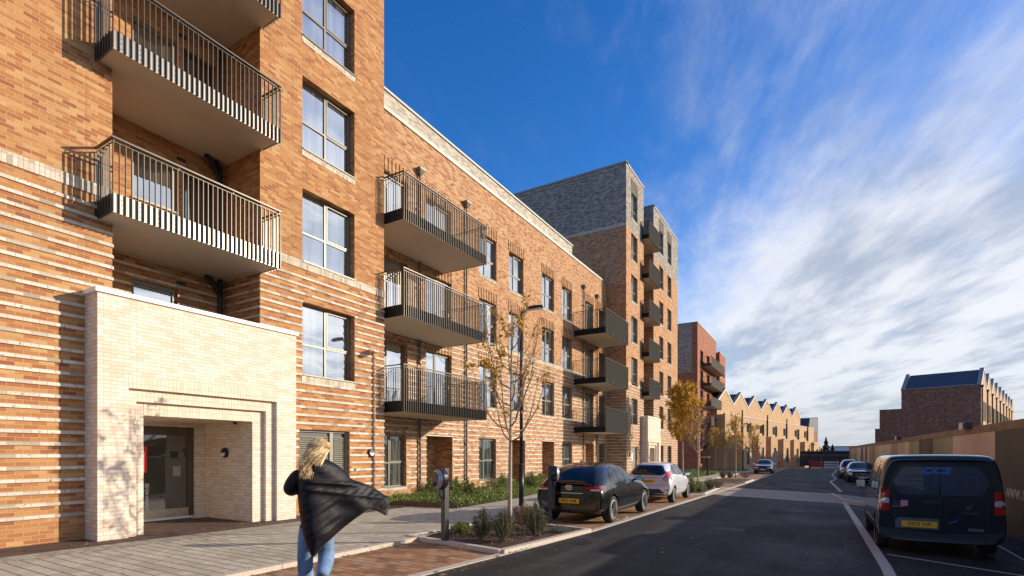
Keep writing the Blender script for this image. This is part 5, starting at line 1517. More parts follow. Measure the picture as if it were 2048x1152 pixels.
# ---- dark saloons facing the camera
def saloon(loc, rz, label, paint, W=.89, L=4.7, grille='wide', kind=0, wr=.32, H=1.43):
    k = W / .89; h = H / 1.43
    c = Car([(.06, .40, .66, .74, .55 * k, .68 * k, .60 * k, .44 * k), (.0, .30, .64, .80, .66 * k, .78 * k, .70 * k, .5 * k), (.12, .22, .70, .84, .74 * k, .86 * k, .78 * k, .56 * k), (.65, .20, .84, .93, .80 * k, .885 * k, .83 * k, .62 * k),
             (1.25, .19, .90, .985, .81 * k, .89 * k, .84 * k, .60 * k), (1.38, .19, .92, 1.03 * h, .81 * k, .89 * k, .84 * k, .58 * k), (1.95, .19, .92, 1.36 * h, .81 * k, .89 * k, .84 * k, .55 * k), (2.35, .19, .93, 1.445 * h, .81 * k, .89 * k, .84 * k, .56 * k),
             (3.1, .19, .94, 1.44 * h, .81 * k, .89 * k, .84 * k, .55 * k), (3.55, .20, .95, 1.33 * h, .81 * k, .885 * k, .83 * k, .53 * k), (4.0, .22, .93, 1.03, .79 * k, .86 * k, .80 * k, .56 * k), (L - .2, .26, .86, .98, .72 * k, .80 * k, .74 * k, .5 * k), (L, .36, .74, .80, .6 * k, .66 * k, .6 * k, .4 * k)],
            (.86, L - 1.05), wr, paint, 'parked_car', label, 'car', loc, rz, CARS)
    c.wheel(.86, 'pair'); c.wheel(L - 1.05, 'pair')
    a = .55 * k
    c.patch('windscreen', [(-.62 * k, 1.00), (-.45 * k, 1.345 * h), (0, 1.375 * h), (.45 * k, 1.345 * h), (.62 * k, 1.00), (0, 1.0)], 'B', CGLASS)
    for s_ in 'RL':
        c.patch('side_window', [(1.62, 1.0), (2.05, 1.30 * h), (2.3, 1.36 * h), (2.42, 1.0)], s_, CGLASS); c.patch('side_window', [(2.5, 1.0), (2.42, 1.37 * h), (3.1, 1.36 * h), (3.5, 1.24 * h), (3.65, 1.04)], s_, CGLASS)
        c.patch('door_seam', [(2.46, .34), (2.46, .95), (2.47, .95), (2.47, .34)], s_, BLACK, .002)
    if kind == 0:
        c.patch('grille', [(-.30, .34), (.30, .34), (.36, .60), (.28, .70), (-.28, .70), (-.36, .60)], 'B', BLACK, .008)
        G_ = [[(.40, .58), (.40, .68), (.74, .72), (.76, .62), (.60, .56)]]
    else:
        c.patch('grille_surround', [(-.30, .42), (.30, .42), (.50, .66), (.46, .71), (-.46, .71), (-.50, .66)], 'B', CHROME, .006)
        c.patch('grille', [(-.28, .44), (.28, .44), (.47, .655), (.44, .69), (-.44, .69), (-.47, .655)], 'B', BLACK, .012)
        for z in (.50, .56, .62): c.patch('grille_bar', [(-.30 - (z - .44) * .7, z), (.30 + (z - .44) * .7, z), (.30 + (z - .44) * .7, z + .012), (-.30 - (z - .44) * .7, z + .012)], 'B', CHROME, .016)
        c.patch('grille_bar', [(-.008, .44), (.008, .44), (.008, .69), (-.008, .69)], 'B', CHROME, .018)
        G_ = [[(.54, .56), (.52, .64), (.60, .72), (.80, .74), (.80, .62), (.66, .54)]]
    for P_ in G_:
        P_ = [(x * k, z) for x, z in P_]
        c.patch('headlight', P_, 'B', LWHT, .010); c.patch('headlight', mirror_pts(P_), 'B', LWHT, .010)
    for sg in (1, -1):
        P_ = [(.42 * k, .30), (.44 * k, .40), (.74 * k, .42), (.72 * k, .32)]
        c.patch('lower_intake', P_ if sg > 0 else mirror_pts(P_), 'B', BLACK, .006)
    c.plate(0, .46 if kind == 0 else .385, None, mat=PLATEW)
    c.mirrors(1.68, .98, mat=BLACK)
    return c
p_navy = paintm('dark navy car paint', (.012, .014, .022), .3, .25)
x0, y0 = G(1500, 947.5, gbay)
saloon((-4.95, y0 - .5, gbay(-5, y0)), R(1.), 'dark navy saloon parked facing the camera before the buff terrace', p_navy)
x0, y0 = G(1692, 956.5)
p_mb = paintm('black limousine paint', (.008, .009, .013), .3, .22)
saloon((1.62 + .95, 44.8, groad(2.4, 46)), R(1.), 'large black saloon with chrome grille parked facing the camera by the hoarding', p_mb, W=.95, L=5.1, kind=1, wr=.345, H=1.49)
saloon((2.28, 52.0, groad(2.4, 54)), R(1.), 'grey estate car mostly hidden behind the large black saloon', paintm('dark grey car paint', (.05, .055, .07), .5, .3), W=.93, L=4.6, kind=0, wr=.34, H=1.62)

# ---- van
p_van = paintm('dark grey van paint', (.024, .026, .031), .35, .3)
VX = 1.88; VY = 12.25
V = Car([(.02, .32, 1.02, 1.74, .82, .85, .82, .68), (.0, .27, 1.0, 1.80, .89, .92, .88, .75), (.02, .25, 1.0, 1.86, .905, .94, .90, .785), (.14, .24, 1.02, 1.89, .91, .945, .905, .80), (.6, .24, 1.03, 1.90, .90, .945, .91, .80),
         (1.6, .26, 1.03, 1.90, .90, .94, .905, .80), (2.5, .26, 1.03, 1.88, .90, .94, .905, .79), (2.95, .26, 1.02, 1.76, .90, .94, .90, .72), (3.45, .26, 1.02, 1.28, .90, .94, .89, .72),
         (3.62, .26, 1.0, 1.14, .89, .935, .88, .74), (4.0, .27, .98, 1.04, .87, .92, .85, .68), (4.32, .28, .86, .92, .80, .86, .78, .58), (4.44, .36, .66, .74, .66, .72, .64, .45)],
        (.82, 3.60), .325, p_van, 'parked_van', 'dark grey panel van with lettered rear windows parked by the hoarding', 'van', (VX, VY, groad(VX, VY) - .0), R(0), None, boxy=True)
V.wheel(.82, 'pair'); V.wheel(3.60, 'pair')
VG = glassy('van glass with painted sky blue', (.012, .026, .065), .12, wav=0)  # blue of the reflected sky is put into the glass colour
LW = [(-.015, 1.14), (-.015, 1.67), (-.50, 1.66), (-.575, 1.615), (-.69, 1.40), (-.685, 1.34), (-.60, 1.17), (-.56, 1.14)]
frame_l = [(.0, 1.06), (.0, 1.74), (-.54, 1.73), (-.64, 1.66), (-.76, 1.42), (-.76, 1.32), (-.66, 1.10), (-.60, 1.06)]
for P_ in (LW, mirror_pts(LW)): V.patch('rear_window', P_, 'B', VG, .010)
V.patch('door_seam', [(-.006, .46), (.006, .46), (.006, 1.74), (-.006, 1.74)], 'B', BLACK, .013)
V.patch('brake_light', [(-.32, 1.735), (.0, 1.735), (.0, 1.76), (-.32, 1.76)], 'B', LDK, .012)
for sg in (1, -1):
    q = lambda P_: P_ if sg > 0 else mirror_pts(P_)
    V.patch('tail_light', q([(.755, .82), (.755, 1.22), (.86, 1.22), (.90, 1.12), (.90, .82)]), 'B', LRED, .012)
    V.patch('reversing_lamp', q([(.76, .965), (.76, 1.05), (.90, 1.09), (.90, .965)]), 'B', LWHT, .018)
    V.patch('bumper_trim', q([(.0, .30), (.0, .42), (.90, .50), (.90, .30)]), 'B', BLACK, .006)
    V.patch('door_edge', q([(.66, .50), (.66, 1.06), (.668, 1.06), (.668, .50)]), 'B', BLACK, .003)
for s_ in 'RL':
    V.patch('tail_light', [(.02, .80), (.02, 1.24), (.10, 1.24), (.13, .80)], s_, LRED, .010)
    V.patch('side_window', [(2.15, 1.10), (2.15, 1.62), (2.62, 1.60), (3.05, 1.36), (3.2, 1.12)], s_, CGLASS)
    V.patch('side_window', [(.42, 1.10), (.42, 1.60), (1.05, 1.64), (1.05, 1.10)], s_, CGLASS, .006)
    V.patch('side_window', [(1.14, 1.10), (1.14, 1.64), (2.05, 1.63), (2.05, 1.10)], s_, CGLASS, .006)
    V.patch('door_seam', [(2.10, .38), (2.10, 1.06), (2.11, 1.06), (2.11, .38)], s_, BLACK, .002); V.patch('door_seam', [(1.09, .40), (1.09, 1.06), (1.10, 1.06), (1.10, .40)], s_, BLACK, .002)
    V.patch('slide_rail', [(.35, 1.02), (.35, 1.035), (1.9, 1.035), (1.9, 1.02)], s_, BLACK, .004)
    V.patch('door_handle', [(2.2, .98), (2.2, 1.01), (2.38, 1.01), (2.38, .98)], s_, BLACK, .03)
    V.patch('side_trim', [(1.1, .36), (1.1, .46), (3.2, .46), (3.2, .36)], s_, BLACK, .01)
yv = V.plate(-.30, .585, 'YA73 TVF', w=.53, h=.115, sz=.09)
V.patch('plate_recess', [(-.66, .50), (-.66, .66), (-.60, .70), (-.02, .70), (.0, .66), (.0, .50)], 'B', simple('plate surround', (.10, .11, .13), rough=.4, metal=.3), .002)
hp, _ = V.hit((-.1, .98), 'B')
mb = MB(); mb.obox((-.13, hp.y - .03, 1.0), (.14, 0, 0), (0, .02, 0), (0, 0, .018)); mb.obox((-.13, hp.y - .012, 1.0), (.07, 0, 0), (0, .012, 0), (0, 0, .042)); mb.build('tailgate_handle', BLACK, V.root, local=True)
def onback(name, parts, mat, z_, off=.016):
    """flat marks laid on the van's rear: (x, z) polygons"""
    mb = MB()
    for poly in parts:
        pts = []
        for x_, z in poly:
            h_, n_ = V.hit((x_, z), 'B'); pts.append((h_ + n_ * off) if h_ else Vector((x_, 0, z)))
        mb.add(pts, [tuple(range(len(pts)))])
    return mb.build(name, mat, V.root, local=True)
def backtext(name, txt, size, x_, z, mat, sx=1., off=.016, bold=.01, shear=0.):
    vs, fs = text_mesh(txt, size, bold); mb = MB(); out = []
    for v in vs:
        a, b = x_ + v[0] * sx + v[1] * shear, z + v[1]
        h_, n_ = V.hit((a, b), 'B'); out.append((h_ + n_ * off) if h_ else Vector((a, 0, b)))
    mb.add(out, fs); return mb.build(name, mat, V.root, local=True)
BLUE = simple('blue vinyl lettering', (.04, .12, .45), rough=.4, var=.05)
BLUE2 = simple('dark blue vinyl lettering', (.022, .05, .14), rough=.4, var=.05)
backtext('lettering', 'CCS', .165, -.05, 1.585, BLUE, sx=1.35, bold=.045, shear=.25)
backtext('lettering', 'CONTRACT CLEANING SERVICES', .062, -.0, 1.475, BLUE2, sx=1.12, bold=.03)
backtext('lettering', 'For Commercial & Industrial', .062, -.22, 1.40, BLUE2, sx=1.0, bold=.02, shear=.2)
backtext('lettering', 'OFFICE CLEANING', .05, -.28, 1.30, BLUE2, sx=1.1, bold=.02)
def rrect(cx, cz, w, h, r, n=5):
    P_ = []
    for qx, qz, a0 in ((1, 1, 0), (-1, 1, 90), (-1, -1, 180), (1, -1, 270)):
        for i in range(n + 1):
            a = R(a0 + 90 * i / n); P_.append((cx + qx * (w - r) + r * math.cos(a), cz + qz * (h - r) + r * math.sin(a)))
    return P_
m, t = new_mat('camera icon sticker'); tcx = t.n('ShaderNodeSeparateXYZ', {0: t.n('ShaderNodeTexCoord').outputs['Object']})
g = t.m('ADD', t.m('MULTIPLY', t.m('ADD', tcx.outputs[0], .58), 2.2), t.m('MULTIPLY', t.m('SUBTRACT', tcx.outputs[2], .90), 5.))
fin(t, t.n('ShaderNodeBsdfPrincipled', {'Base Color': t.ramp(g, [(0, (.75, .30, .02)), (.35, (.70, .04, .08)), (.7, (.45, .02, .30)), (1, (.10, .04, .50))]), 'Roughness': .4}).outputs[0])
onback('icon_sticker', [rrect(-.525, .975, .062, .06, .016)], m, 0, .014)
mb = MB(); hp, _ = V.hit((-.525, .975), 'B'); ys = hp.y - .020
def ring2(mb, outer, inner):
    n = len(outer)
    for i in range(n):
        j = (i + 1) % n; mb.add([(a, ys, b) for a, b in (outer[i], outer[j], inner[j], inner[i])], [(0, 1, 2, 3)])
ring2(mb, rrect(-.525, .975, .044, .042, .016), rrect(-.525, .975, .036, .034, .012)); oval(mb, -.525, .975, .017, .017, .007, ys); mb.add([(-.500 + .005 * math.cos(a * 1.05), ys, .999 + .005 * math.sin(a * 1.05)) for a in range(6)], [tuple(range(6))])
mb.build('icon_outline', WHITEP, V.root, local=True)
onback('dark_sticker', [[(-.70, .925), (-.60, .925), (-.60, 1.02), (-.70, 1.02)]], simple('navy sticker', (.012, .02, .05), rough=.4), 0, .012)
onback('small_line', [[(-.72, .905), (-.54, .905), (-.54, .909), (-.72, .909)]], WHITEP, 0, .014)
chev = [[(.36, .905), (.385, .945), (.43, .975), (.47, .985), (.43, .965), (.395, .94)], [(.36, .865), (.385, .905), (.43, .93), (.475, .94), (.43, .918), (.395, .895)]]
onback('badge', chev, CHROME, 0, .014)
backtext('badge_lettering', 'CITROEN', .038, .43, .825, CHROME, sx=1.4, off=.014)
onback('sticker', [[(.40, .505), (.62, .505), (.62, .56), (.40, .56)]], simple('grey plate sticker', (.10, .11, .13), rough=.4), 0, .012)
onback('blue_scuff', [[(.10, .62), (.16, .65), (.20, .70), (.17, .66), (.24, .69), (.30, .76), (.23, .66), (.15, .63)]], BLUE, 0, .012)
V.mirrors(3.02, 1.16, w=.2, h=.20, mat=BLACK)

# ================================================================ street end: mesh fences, barriers, far trees
def mesh_panel(x, y, rz, label, h=2.0, w=3.4):
    e = empty('mesh_fence', (x, y, gpav(x, y) - .05), rz, label, 'mesh fence', 'temporary mesh fence panels across the street end')
    mb = MB(); mb.tube([(-w / 2, 0, .1), (-w / 2, 0, h), (w / 2, 0, h), (w / 2, 0, .1), (-w / 2, 0, .1)], .028, 5); mb.build('frame', simple('galvanised steel', (.42, .42, .42), rough=.5, metal=.4), e, local=True)
    mb = MB()
    k = 0
    while -w / 2 + k * .22 < w / 2: mb.box(-w / 2 + k * .22 - .004, -w / 2 + k * .22 + .004, -.004, .004, .12, h); k += 1
    for z in (.5, .95, 1.4, 1.8): mb.box(-w / 2, w / 2, -.004, .004, z - .004, z + .004)
    mb.build('wires', MATS['galvanised steel'], e, local=True)
    mb = MB(); mb.box(-w / 2 - .1, -w / 2 + .1, -.3, .3, 0, .14); mb.build('foot', simple('concrete foot', (.3, .3, .28)), e, local=True)
pos = ['leftmost', 'second from the left', 'third from the left', 'fourth from the left', 'fifth from the left', 'sixth from the left', 'rightmost, by the hoarding end']
for i in range(7):
    x = -15.5 + i * 3.45; mesh_panel(x, 90.5 - i * .5, R(-5), 'grey temporary mesh fence panel across the street end, %s' % pos[i])
for i, px in enumerate((1543, 1634, 1663)):
    x, y = at(px, 79 - i * 1.5)
    e = empty('barrier', (x, y, gpav(x, y) - .05), R(-8 + i * 10), ['pale grey upright board leaning at the street end', 'red and white barrier at the street end under the terrace corner', 'pale plastic barrier at the street end beside the parked cars'][i], 'barrier', 'barriers at the street end')
    col = [simple('pale board', (.42, .39, .33)), simple('red barrier plastic', (.45, .05, .04)), WHITEP][i]
    mb = MB()
    if i == 0: mb.add([(-.5, 0, 0), (.6, 0, 0), (1.1, .1, 2.6), (.3, .1, 2.6), (-.5, .06, 0), (.6, .06, 0), (1.1, .16, 2.6), (.3, .16, 2.6)], [(0, 1, 2, 3), (4, 7, 6, 5), (0, 4, 5, 1), (1, 5, 6, 2), (2, 6, 7, 3), (3, 7, 4, 0)])
    else:
        for z in (.15, .5, .85): mb.box(-.9, .9, -.03, .03, z, z + .22)
        mb.box(-.9, -.8, -.05, .05, 0, 1.1); mb.box(.8, .9, -.05, .05, 0, 1.1)
    mb.build('panel', col, e, local=True)
x, y = at(1672, 96)
e = empty('site_wall', (x, y, -.6), 0, 'low dark boarded wall behind the mesh fences', 'boundary wall')
mb = MB(); mb.box(-8, 9, 0, .2, 0, 2.75); mb.build('boards', simple('dark boards', (.035, .03, .03), rough=.7, var=.3), e, local=True)
mb = MB(); mb.box(-8, 9, -.04, .24, 2.75, 2.83); mb.build('rail', WOOD, e, local=True)
for i, (px, Z, h, w, lb) in enumerate(((1652, 118, 6.0, 2.3, 'dark spiky conifer just right of the far brown house'), (1665, 122, 4.4, 1.9, 'smaller dark conifer beside the spiky one'))):
    x, y = at(px, Z); rnd = random.Random(90 + i)
    e = empty('conifer', (x, y, -.9), 0, lb, 'conifer', 'conifers beyond the street end')
    mb = MB(); mb.tube([(0, 0, -.5), (0, 0, h)], [.14, .02], 6); mb.build('trunk', TWIG, e, local=True)
    mb = MB()
    for _ in range(2600):
        z = rnd.random() ** 1.3; rr_ = w * (1 - z) * (.75 + .25 * math.sin(z * 40)) * rnd.random() ** .5; a = rnd.uniform(0, 6.28)
        leaf(mb, Vector((rr_ * math.cos(a), rr_ * math.sin(a), .3 + z * h - rr_ * .25)), .34, rnd)
    mb.build('crown', LF_CON, e, local=True)
x, y = at(1680, 150)
e = empty('shed', (x, y, -1.2), R(-20), 'long low white shed on the skyline beyond the street end', 'shed')
mb = MB(); mb.box(-3.2, 4, 0, 4, 0, 4.9); mb.build('wall', simple('white sheet cladding', (.62, .65, .70), rough=.5), e, local=True)
mb = MB(); mb.box(-3.3, 4.1, -.1, 4.1, 4.9, 5.15); mb.build('roof', COPING, e, local=True)
rnd = random.Random(77); mb = MB()
for k in range(15):
    px = 1590 + k * 16 + rnd.uniform(-5, 5); x, y = at(px, 230); hh = rnd.uniform(4.2, 6.2)
    for _ in range(420):
        a = rnd.uniform(0, 6.28); q = rnd.random() ** .5; z = rnd.random(); leaf(mb, Vector((x + 4.5 * q * math.cos(a) * math.sin(1 + z * 2), y + 3 * q * math.sin(a), -1 + z * hh)), .9, rnd)
o = mb.build('far_trees', leafmat('far hedge leaves', [(0, (.10, .09, .06)), (1, (.22, .19, .12))]), None); tag(o, 'low line of far trees on the horizon beyond the street end', 'trees', None, 'stuff')

# ================================================================ person
WZ = 5.7; wx, wy = at(632, WZ)
yaw = TH - math.atan((632 - 1024) / FPX)
PN = empty('person', (wx, wy, -.09), yaw, 'person with long blonde hair walking away, black quilted coat blowing out over blue jeans', 'person')
HX, VX_ = .00549 * math.cos(math.atan((632 - 1024) / FPX)), .00549
def L3(px, py, y=0.): return Vector(((px - 632) * HX, y, 1.74 - (py - 908) * VX_))


def skin(name, joints, edges, mat, parent, levels=2, root=0, fix=None):
    """joints: [(pos, (rx, ry))]; one continuous surface grown over connected edges"""
    me = bpy.data.meshes.new(name); me.from_pydata([tuple(j[0]) for j in joints], edges, [])
    o = bpy.data.objects.new(name, me); COL.objects.link(o)
    md = o.modifiers.new('k', 'SKIN'); md.use_smooth_shade = True
    for i, j in enumerate(joints):
        sv = me.skin_vertices[0].data[i]; r_ = j[1] if hasattr(j[1], '__len__') else (j[1], j[1])
        sv.radius = r_; sv.use_root = i == root
    s2 = o.modifiers.new('s', 'SUBSURF'); s2.levels = levels; s2.render_levels = levels
    dg = bpy.context.evaluated_depsgraph_get(); m2 = bpy.data.meshes.new_from_object(o.evaluated_get(dg))
    o.modifiers.clear(); o.data = m2; m2.materials.clear(); m2.materials.append(mat)
    for p in m2.polygons: p.use_smooth = True
    o.parent = parent; return o


SKIN = simple('skin', (.52, .30, .21), rough=.5, var=.06, nscale=12)
COAT = simple('black quilted nylon', (.0048, .0036, .0058), rough=.6, var=.25, nscale=14, bump=.3, bscale=30, spec=.35)
JEAN = simple('blue denim', (.15, .25, .40), rough=.85, var=.32, nscale=9, bump=.25, bscale=60)
J = [((0, .03, 1.02), (.11, .08)), ((0, 0, 1.20), (.115, .085)), ((0, .02, 1.42), (.135, .095)), ((0, .02, 1.56), (.10, .07)), ((0, .03, 1.64), .05), ((.02, .04, 1.72), (.07, .085)), ((.02, .04, 1.82), (.078, .092)), ((.02, .035, 1.865), (.05, .06)),
     ((-.17, .02, 1.53), .055), ((-.30, -.04, 1.33), .042), ((-.16, .20, 1.36), .033), ((-.10, .27, 1.38), (.038, .022)),
     ((.17, .02, 1.53), .055), ((.29, .06, 1.30), .042), ((.20, .27, 1.24), .033), ((.18, .34, 1.24), (.038, .022)),
     ((-.075, .04, .96), .07), ((-.115, .12, .56), .045), ((-.11, .20, .12), .038), ((-.115, .33, .05), .035),
     ((.075, .04, .96), .07), ((.115, .10, .60), .045), ((.045, -.20, .44), .038), ((.035, -.27, .33), .035)]
ED = [(0, 1), (1, 2), (2, 3), (3, 4), (4, 5), (5, 6), (6, 7), (3, 8), (8, 9), (9, 10), (10, 11), (3, 12), (12, 13), (13, 14), (14, 15), (0, 16), (16, 17), (17, 18), (18, 19), (0, 20), (20, 21), (21, 22), (22, 23)]
body = skin('body', J, ED, SKIN, PN)
for sx, base, fw in ((-1, Vector((-.10, .28, 1.38)), Vector((.5, .8, .1))), (1, Vector((.18, .35, 1.24)), Vector((-.3, .9, -.1)))):
    fw.normalize(); side = fw.cross(Vector((0, 0, 1))).normalized()
    mbj = []; me_ = []
    hand = MB()
    for k, L_ in enumerate((.068, .076, .072, .058)):
        b = base + side * (k - 1.5) * .019 + fw * .015; m1 = b + fw * L_ * .5 + Vector((0, 0, -.006)); m2 = m1 + fw * L_ * .3 + Vector((0, 0, -.022)); m3 = m2 + fw * L_ * .05 + Vector((0, 0, -.02))
        hand.tube([b - fw * .03, b, m1, m2, m3], [.0095, .0095, .009, .008, .006], 8)
    b = base - side * sx * .03 - fw * .02; hand.tube([b, b - side * sx * .02 + fw * .03, b - side * sx * .018 + fw * .055 + Vector((0, 0, -.012))], [.012, .010, .008], 8)
    o = hand.build('fingers', SKIN, body, smooth=True, local=True)
# face: nose, eyes, ears, mouth (turned away from the camera)
fm_ = MB()
fm_.tube([(.02, .115, 1.785), (.02, .145, 1.755), (.02, .13, 1.745)], [.009, .016, .010], 8)
for sx in (-1, 1): fm_.lathe([(.0001, .03), (.02, .022), (.028, .0), (.018, -.012)], (.02 + sx * .082 , .03, 1.775), 'x', 10)
fm_.build('nose_and_ears', SKIN, body, smooth=True, local=True)
fm_ = MB()
for sx in (-1, 1): fm_.lathe([(.0001, .014), (.010, .010), (.014, 0)], (.02 + sx * .032, .105, 1.79), 'y', 10)
fm_.build('eyes', WHITEP, body, smooth=True, local=True)
fm_ = MB(); fm_.tube([(-.005, .112, 1.715), (.02, .124, 1.713), (.045, .112, 1.715)], [.004, .008, .004], 6); fm_.build('mouth', simple('lips', (.45, .14, .12)), body, smooth=True, local=True)
# jeans: wide legs
JJ = [((0, .035, 1.0), (.14, .11)), ((-.085, .04, .88), (.105, .11)), ((-.10, .07, .74), (.10, .10)), ((-.115, .12, .58), (.085, .09)), ((-.105, .16, .36), (.088, .09)), ((-.10, .20, .14), (.095, .10)),
      ((.08, .04, .86), (.10, .10)), ((.115, .10, .62), (.09, .10)), ((.095, -.04, .52), (.082, .09)), ((.07, -.15, .47), (.075, .08)), ((.052, -.215, .43), (.065, .07))]
skin('jeans', JJ, [(0, 1), (1, 2), (2, 3), (3, 4), (4, 5), (0, 6), (6, 7), (7, 8), (8, 9), (9, 10)], JEAN, PN)
SHOE = simple('black shoe leather', (.015, .014, .014), rough=.5, var=.2)
for nm, pts in (('shoe', [((-.11, .17, .07), .045), ((-.112, .26, .055), (.048, .04)), ((-.115, .37, .045), (.045, .032)), ((-.115, .41, .04), (.03, .025))]),
                ('shoe', [((.052, -.20, .47), (.045, .045)), ((.045, -.255, .40), (.045, .048)), ((.035, -.275, .29), (.046, .040)), ((.03, -.275, .235), (.034, .03))])):
    so = skin(nm, pts, [(0, 1), (1, 2), (2, 3)], SHOE, PN, 2)
mb = MB(); mb.obox((.04, -.315, .355), (.036, 0, 0), (0, .010, .002), (-.008, -.004, .115)); mb.build('sole', simple('dark rubber sole', (.03, .028, .026), rough=.9), so, local=True)
# coat: outline of the billowing shell, given real depth
OUT = [(643, 914), (622, 918), (608, 926), (599, 934), (592, 950), (594, 975), (597, 1005), (600, 1030), (604, 1055), (609, 1076), (616, 1094), (624, 1112), (632, 1108), (641, 1097), (652, 1086), (664, 1077), (678, 1066), (697, 1053), (716, 1039), (730, 1030), (743, 1023), (756, 1026), (770, 1033), (782, 1040), (786, 1028), (791, 1010), (789, 1003), (780, 997), (768, 988), (753, 978), (735, 970), (717, 964), (706, 960), (697, 952), (690, 942), (678, 932), (664, 923)]
P2 = [Vector((L3(a, b).x, L3(a, b).z)) for a, b in OUT]
def smooth_poly(P, it=1):
    for _ in range(it):
        Q = []
        for i in range(len(P)): a, b = P[i], P[(i + 1) % len(P)]; Q += [a.lerp(b, .25), a.lerp(b, .75)]
        P = Q
    return P
P2 = smooth_poly(P2, 1); m = len(P2)
def seg_d(q):
    best = 9
    for i in range(m):
        a, b = P2[i], P2[(i + 1) % m]; ab = b - a; t = clampf((q - a).dot(ab) / max(ab.length_squared, 1e-9), 0, 1); best = min(best, (q - a - ab * t).length)
    return best
vs = list(P2); n0 = len(vs); st_ = .017
x0_, x1_ = min(p.x for p in P2), max(p.x for p in P2); y0_, y1_ = min(p.y for p in P2), max(p.y for p in P2)
rw_ = 0; yv_ = y0_
while yv_ < y1_:
    xv = x0_ + (rw_ % 2) * st_ / 2
    while xv < x1_:
        q = Vector((xv, yv_)); ins = False
        for i in range(m):
            a, b = P2[i], P2[i - 1]
            if (a.y > q.y) != (b.y > q.y) and q.x < (b.x - a.x) * (q.y - a.y) / (b.y - a.y) + a.x: ins = not ins
        if ins and seg_d(q) > st_ * .55: vs.append(q)
        xv += st_
    yv_ += st_ * .87; rw_ += 1
rv, _, rf, *_ = geometry.delaunay_2d_cdt(vs, [(i, (i + 1) % n0) for i in range(n0)], [], 1, 1e-6)
A_ = []; B_ = []
for q in rv:
    d = seg_d(q); fl = clampf((q.x + .05) / .60, 0, 1); fl = fl * fl * (3 - 2 * fl); T = .165 * (1 - fl) + .035 * fl
    if q.y < 1.15: T *= clampf(.55 + (q.y - .65) * .9, .5, 1)
    h = T * math.sqrt(max(0, 1 - (1 - min(d / .13, 1)) ** 2))
    # folds fan out from the left hip towards the flying hem, baffles cross them
    ang = math.atan2(q.y - 1.62, q.x + .55); fold = noise.noise(Vector((ang * 7, math.hypot(q.x, q.y - 1.6) * 1.5, 0))) * 1.2 + .5 * math.sin(ang * 29 + q.x * 5 + 2 * noise.noise(Vector((q.x * 4, q.y * 4, 5))))
    rad = math.hypot(q.x + .35, q.y - 1.75); quilt = abs(math.sin(rad * math.pi / .105))
    k_ = min(1, d / .05)
    yc = -.03 + .10 * fl + .05 * fl * math.sin(q.x * 9 + q.y * 6) - .05 * clampf((1.2 - q.y) * 2, 0, 1)
    w_ = -q.x * math.sin(.62) + q.y * math.cos(.62) + .02 * math.sin(q.x * 6); low_ = clampf((1.46 - q.y + .1 * q.x) / .12, 0, 1)
    baf = (abs(math.sin(math.pi * w_ / .072)) ** .6 - .6) * .013 * low_
    top_ = .030 * math.exp(-((q.y - 1.43 + .10 * (q.x - .1)) / .022) ** 2) * clampf((q.x + .14) / .1, 0, 1) + .018 * math.exp(-((q.y - 1.35 + .16 * q.x) / .02) ** 2)
    soft = .016 * noise.noise(Vector((q.x * 4 + q.y * 3, q.y * 9 - q.x * 5, 0)))
    A_.append(Vector((q.x, yc - h - k_ * (baf + top_ + soft + .012 * fold * fl), q.y)))
    B_.append(Vector((q.x, yc + h * .9 + k_ * (.02 * fold * fl), q.y)))
mb = MB(); N_ = len(rv)
bnd = [d_ for d_ in range(N_)]
mb.v = [tuple(p) for p in A_] + [tuple(p) for p in B_]
for f in rf:
    mb.f.append(tuple(f)); mb.mi.append(0); mb.f.append(tuple(N_ + i for i in f[::-1])); mb.mi.append(0)
for i in range(n0):
    j = (i + 1) % n0; mb.f.append((i, j, N_ + j, N_ + i)); mb.mi.append(0)
coat = mb.build('coat', COAT, PN, smooth=True, local=True)
sk = skin('sleeve', [((-.13, .0, 1.55), .085), ((-.215, -.02, 1.47), .085), ((-.275, -.06, 1.36), .075), ((-.26, .04, 1.335), .068), ((-.16, .18, 1.36), .055)], [(0, 1), (1, 2), (2, 3), (3, 4)], COAT, coat)
sk = skin('sleeve', [((.13, .0, 1.55), .09), ((.24, .02, 1.46), .082), ((.30, .06, 1.32), .07), ((.23, .22, 1.25), .055)], [(0, 1), (1, 2), (2, 3)], COAT, coat)
skin('hood', [((-.12, -.05, 1.575), .055), ((-.05, -.13, 1.555), .065), ((.06, -.135, 1.55), .07), ((.14, -.05, 1.57), .065)], [(0, 1), (1, 2), (2, 3)], COAT, coat)
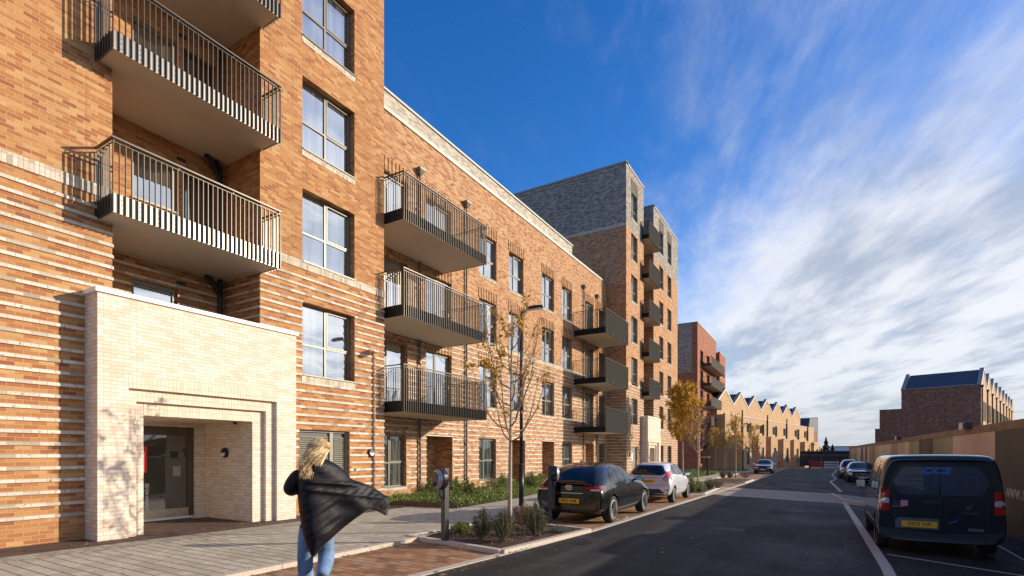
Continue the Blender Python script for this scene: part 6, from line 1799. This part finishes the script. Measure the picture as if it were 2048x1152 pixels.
# hair
HAIR = simple('blonde hair', (.60, .42, .19), rough=.42, var=.35, nscale=26, col2=(.84, .65, .38))
hm, t = new_mat('blonde strands'); g = t.n('ShaderNodeNewGeometry').outputs['Random Per Island']
fin(t, t.n('ShaderNodeBsdfPrincipled', {'Base Color': t.ramp(g, [(0, (.38, .22, .08)), (.4, (.66, .45, .20)), (1, (.90, .72, .44))]), 'Roughness': .4}).outputs[0])
HC = Vector((.03, .03, 1.80))
mb = MB(); bm = bmesh.new(); bmesh.ops.create_icosphere(bm, subdivisions=3, radius=1)
mb.add([HC + Vector((v.co.x * .100, v.co.y * .112 - .012, v.co.z * .118 - .004)) for v in bm.verts], [tuple(v.index for v in f.verts) for f in bm.faces if f.calc_center_median().y < .35 or f.calc_center_median().z > .45]); bm.free()
hr = mb.build('hair', HAIR, PN, smooth=True, local=True)
rnd = random.Random(11); mb = MB()
for i in range(620):
    th = rnd.uniform(-1.75, 1.75); el = rnd.uniform(.0, 1.35)
    d = Vector((math.sin(th) * math.cos(el), -math.cos(th) * math.cos(el), math.sin(el)))
    p0 = HC + Vector((d.x * .104, d.y * .116 - .012, d.z * .122)); pts = [p0]
    out = Vector((d.x, d.y, 0)); out = out.normalized() if out.length > .01 else Vector((0, -1, 0))
    p1 = HC + Vector((out.x * .112, out.y * .124 - .012, rnd.uniform(-.02, .03))); pts.append(p0.lerp(p1, .5) + out * .018); pts.append(p1)
    L_ = rnd.uniform(.13, .30) * (1.1 if out.x < .1 else .62); gather = rnd.uniform(.3, 1)
    wv = rnd.uniform(0, 6.28)
    tx_ = -.05 + .62 * (p1.x - .03) * gather + (rnd.gauss(-.025, .022) if out.x < .3 else rnd.gauss(.01, .022)); 
    for k in range(1, 6):
        q = k / 5; z = p1.z - L_ * q
        pts.append(Vector((p1.x * (1 - q) + tx_ * q + .003 * math.sin(wv + q * 6), p1.y * (1 - q) + (-.195 - .03 * rnd.random()) * q if out.y < .2 else p1.y, z)))
    mb.tube(pts, [.002, .0045, .005, .005, .0047, .0042, .0035, .001], 4, cap=False)
for i in range(26):   # loose wisps over the left shoulder
    a = Vector((rnd.uniform(-.07, -.02), -.10, 1.74)); b = a + Vector((-rnd.uniform(.08, .18), -.05, -rnd.uniform(.10, .17)))
    mb.tube([a, a.lerp(b, .5) + Vector((-.01, -.02, -.015)), b], [.004, .0035, .001], 4, cap=False)
o = mb.build('strands', hm, None, local=True); o.parent = hr
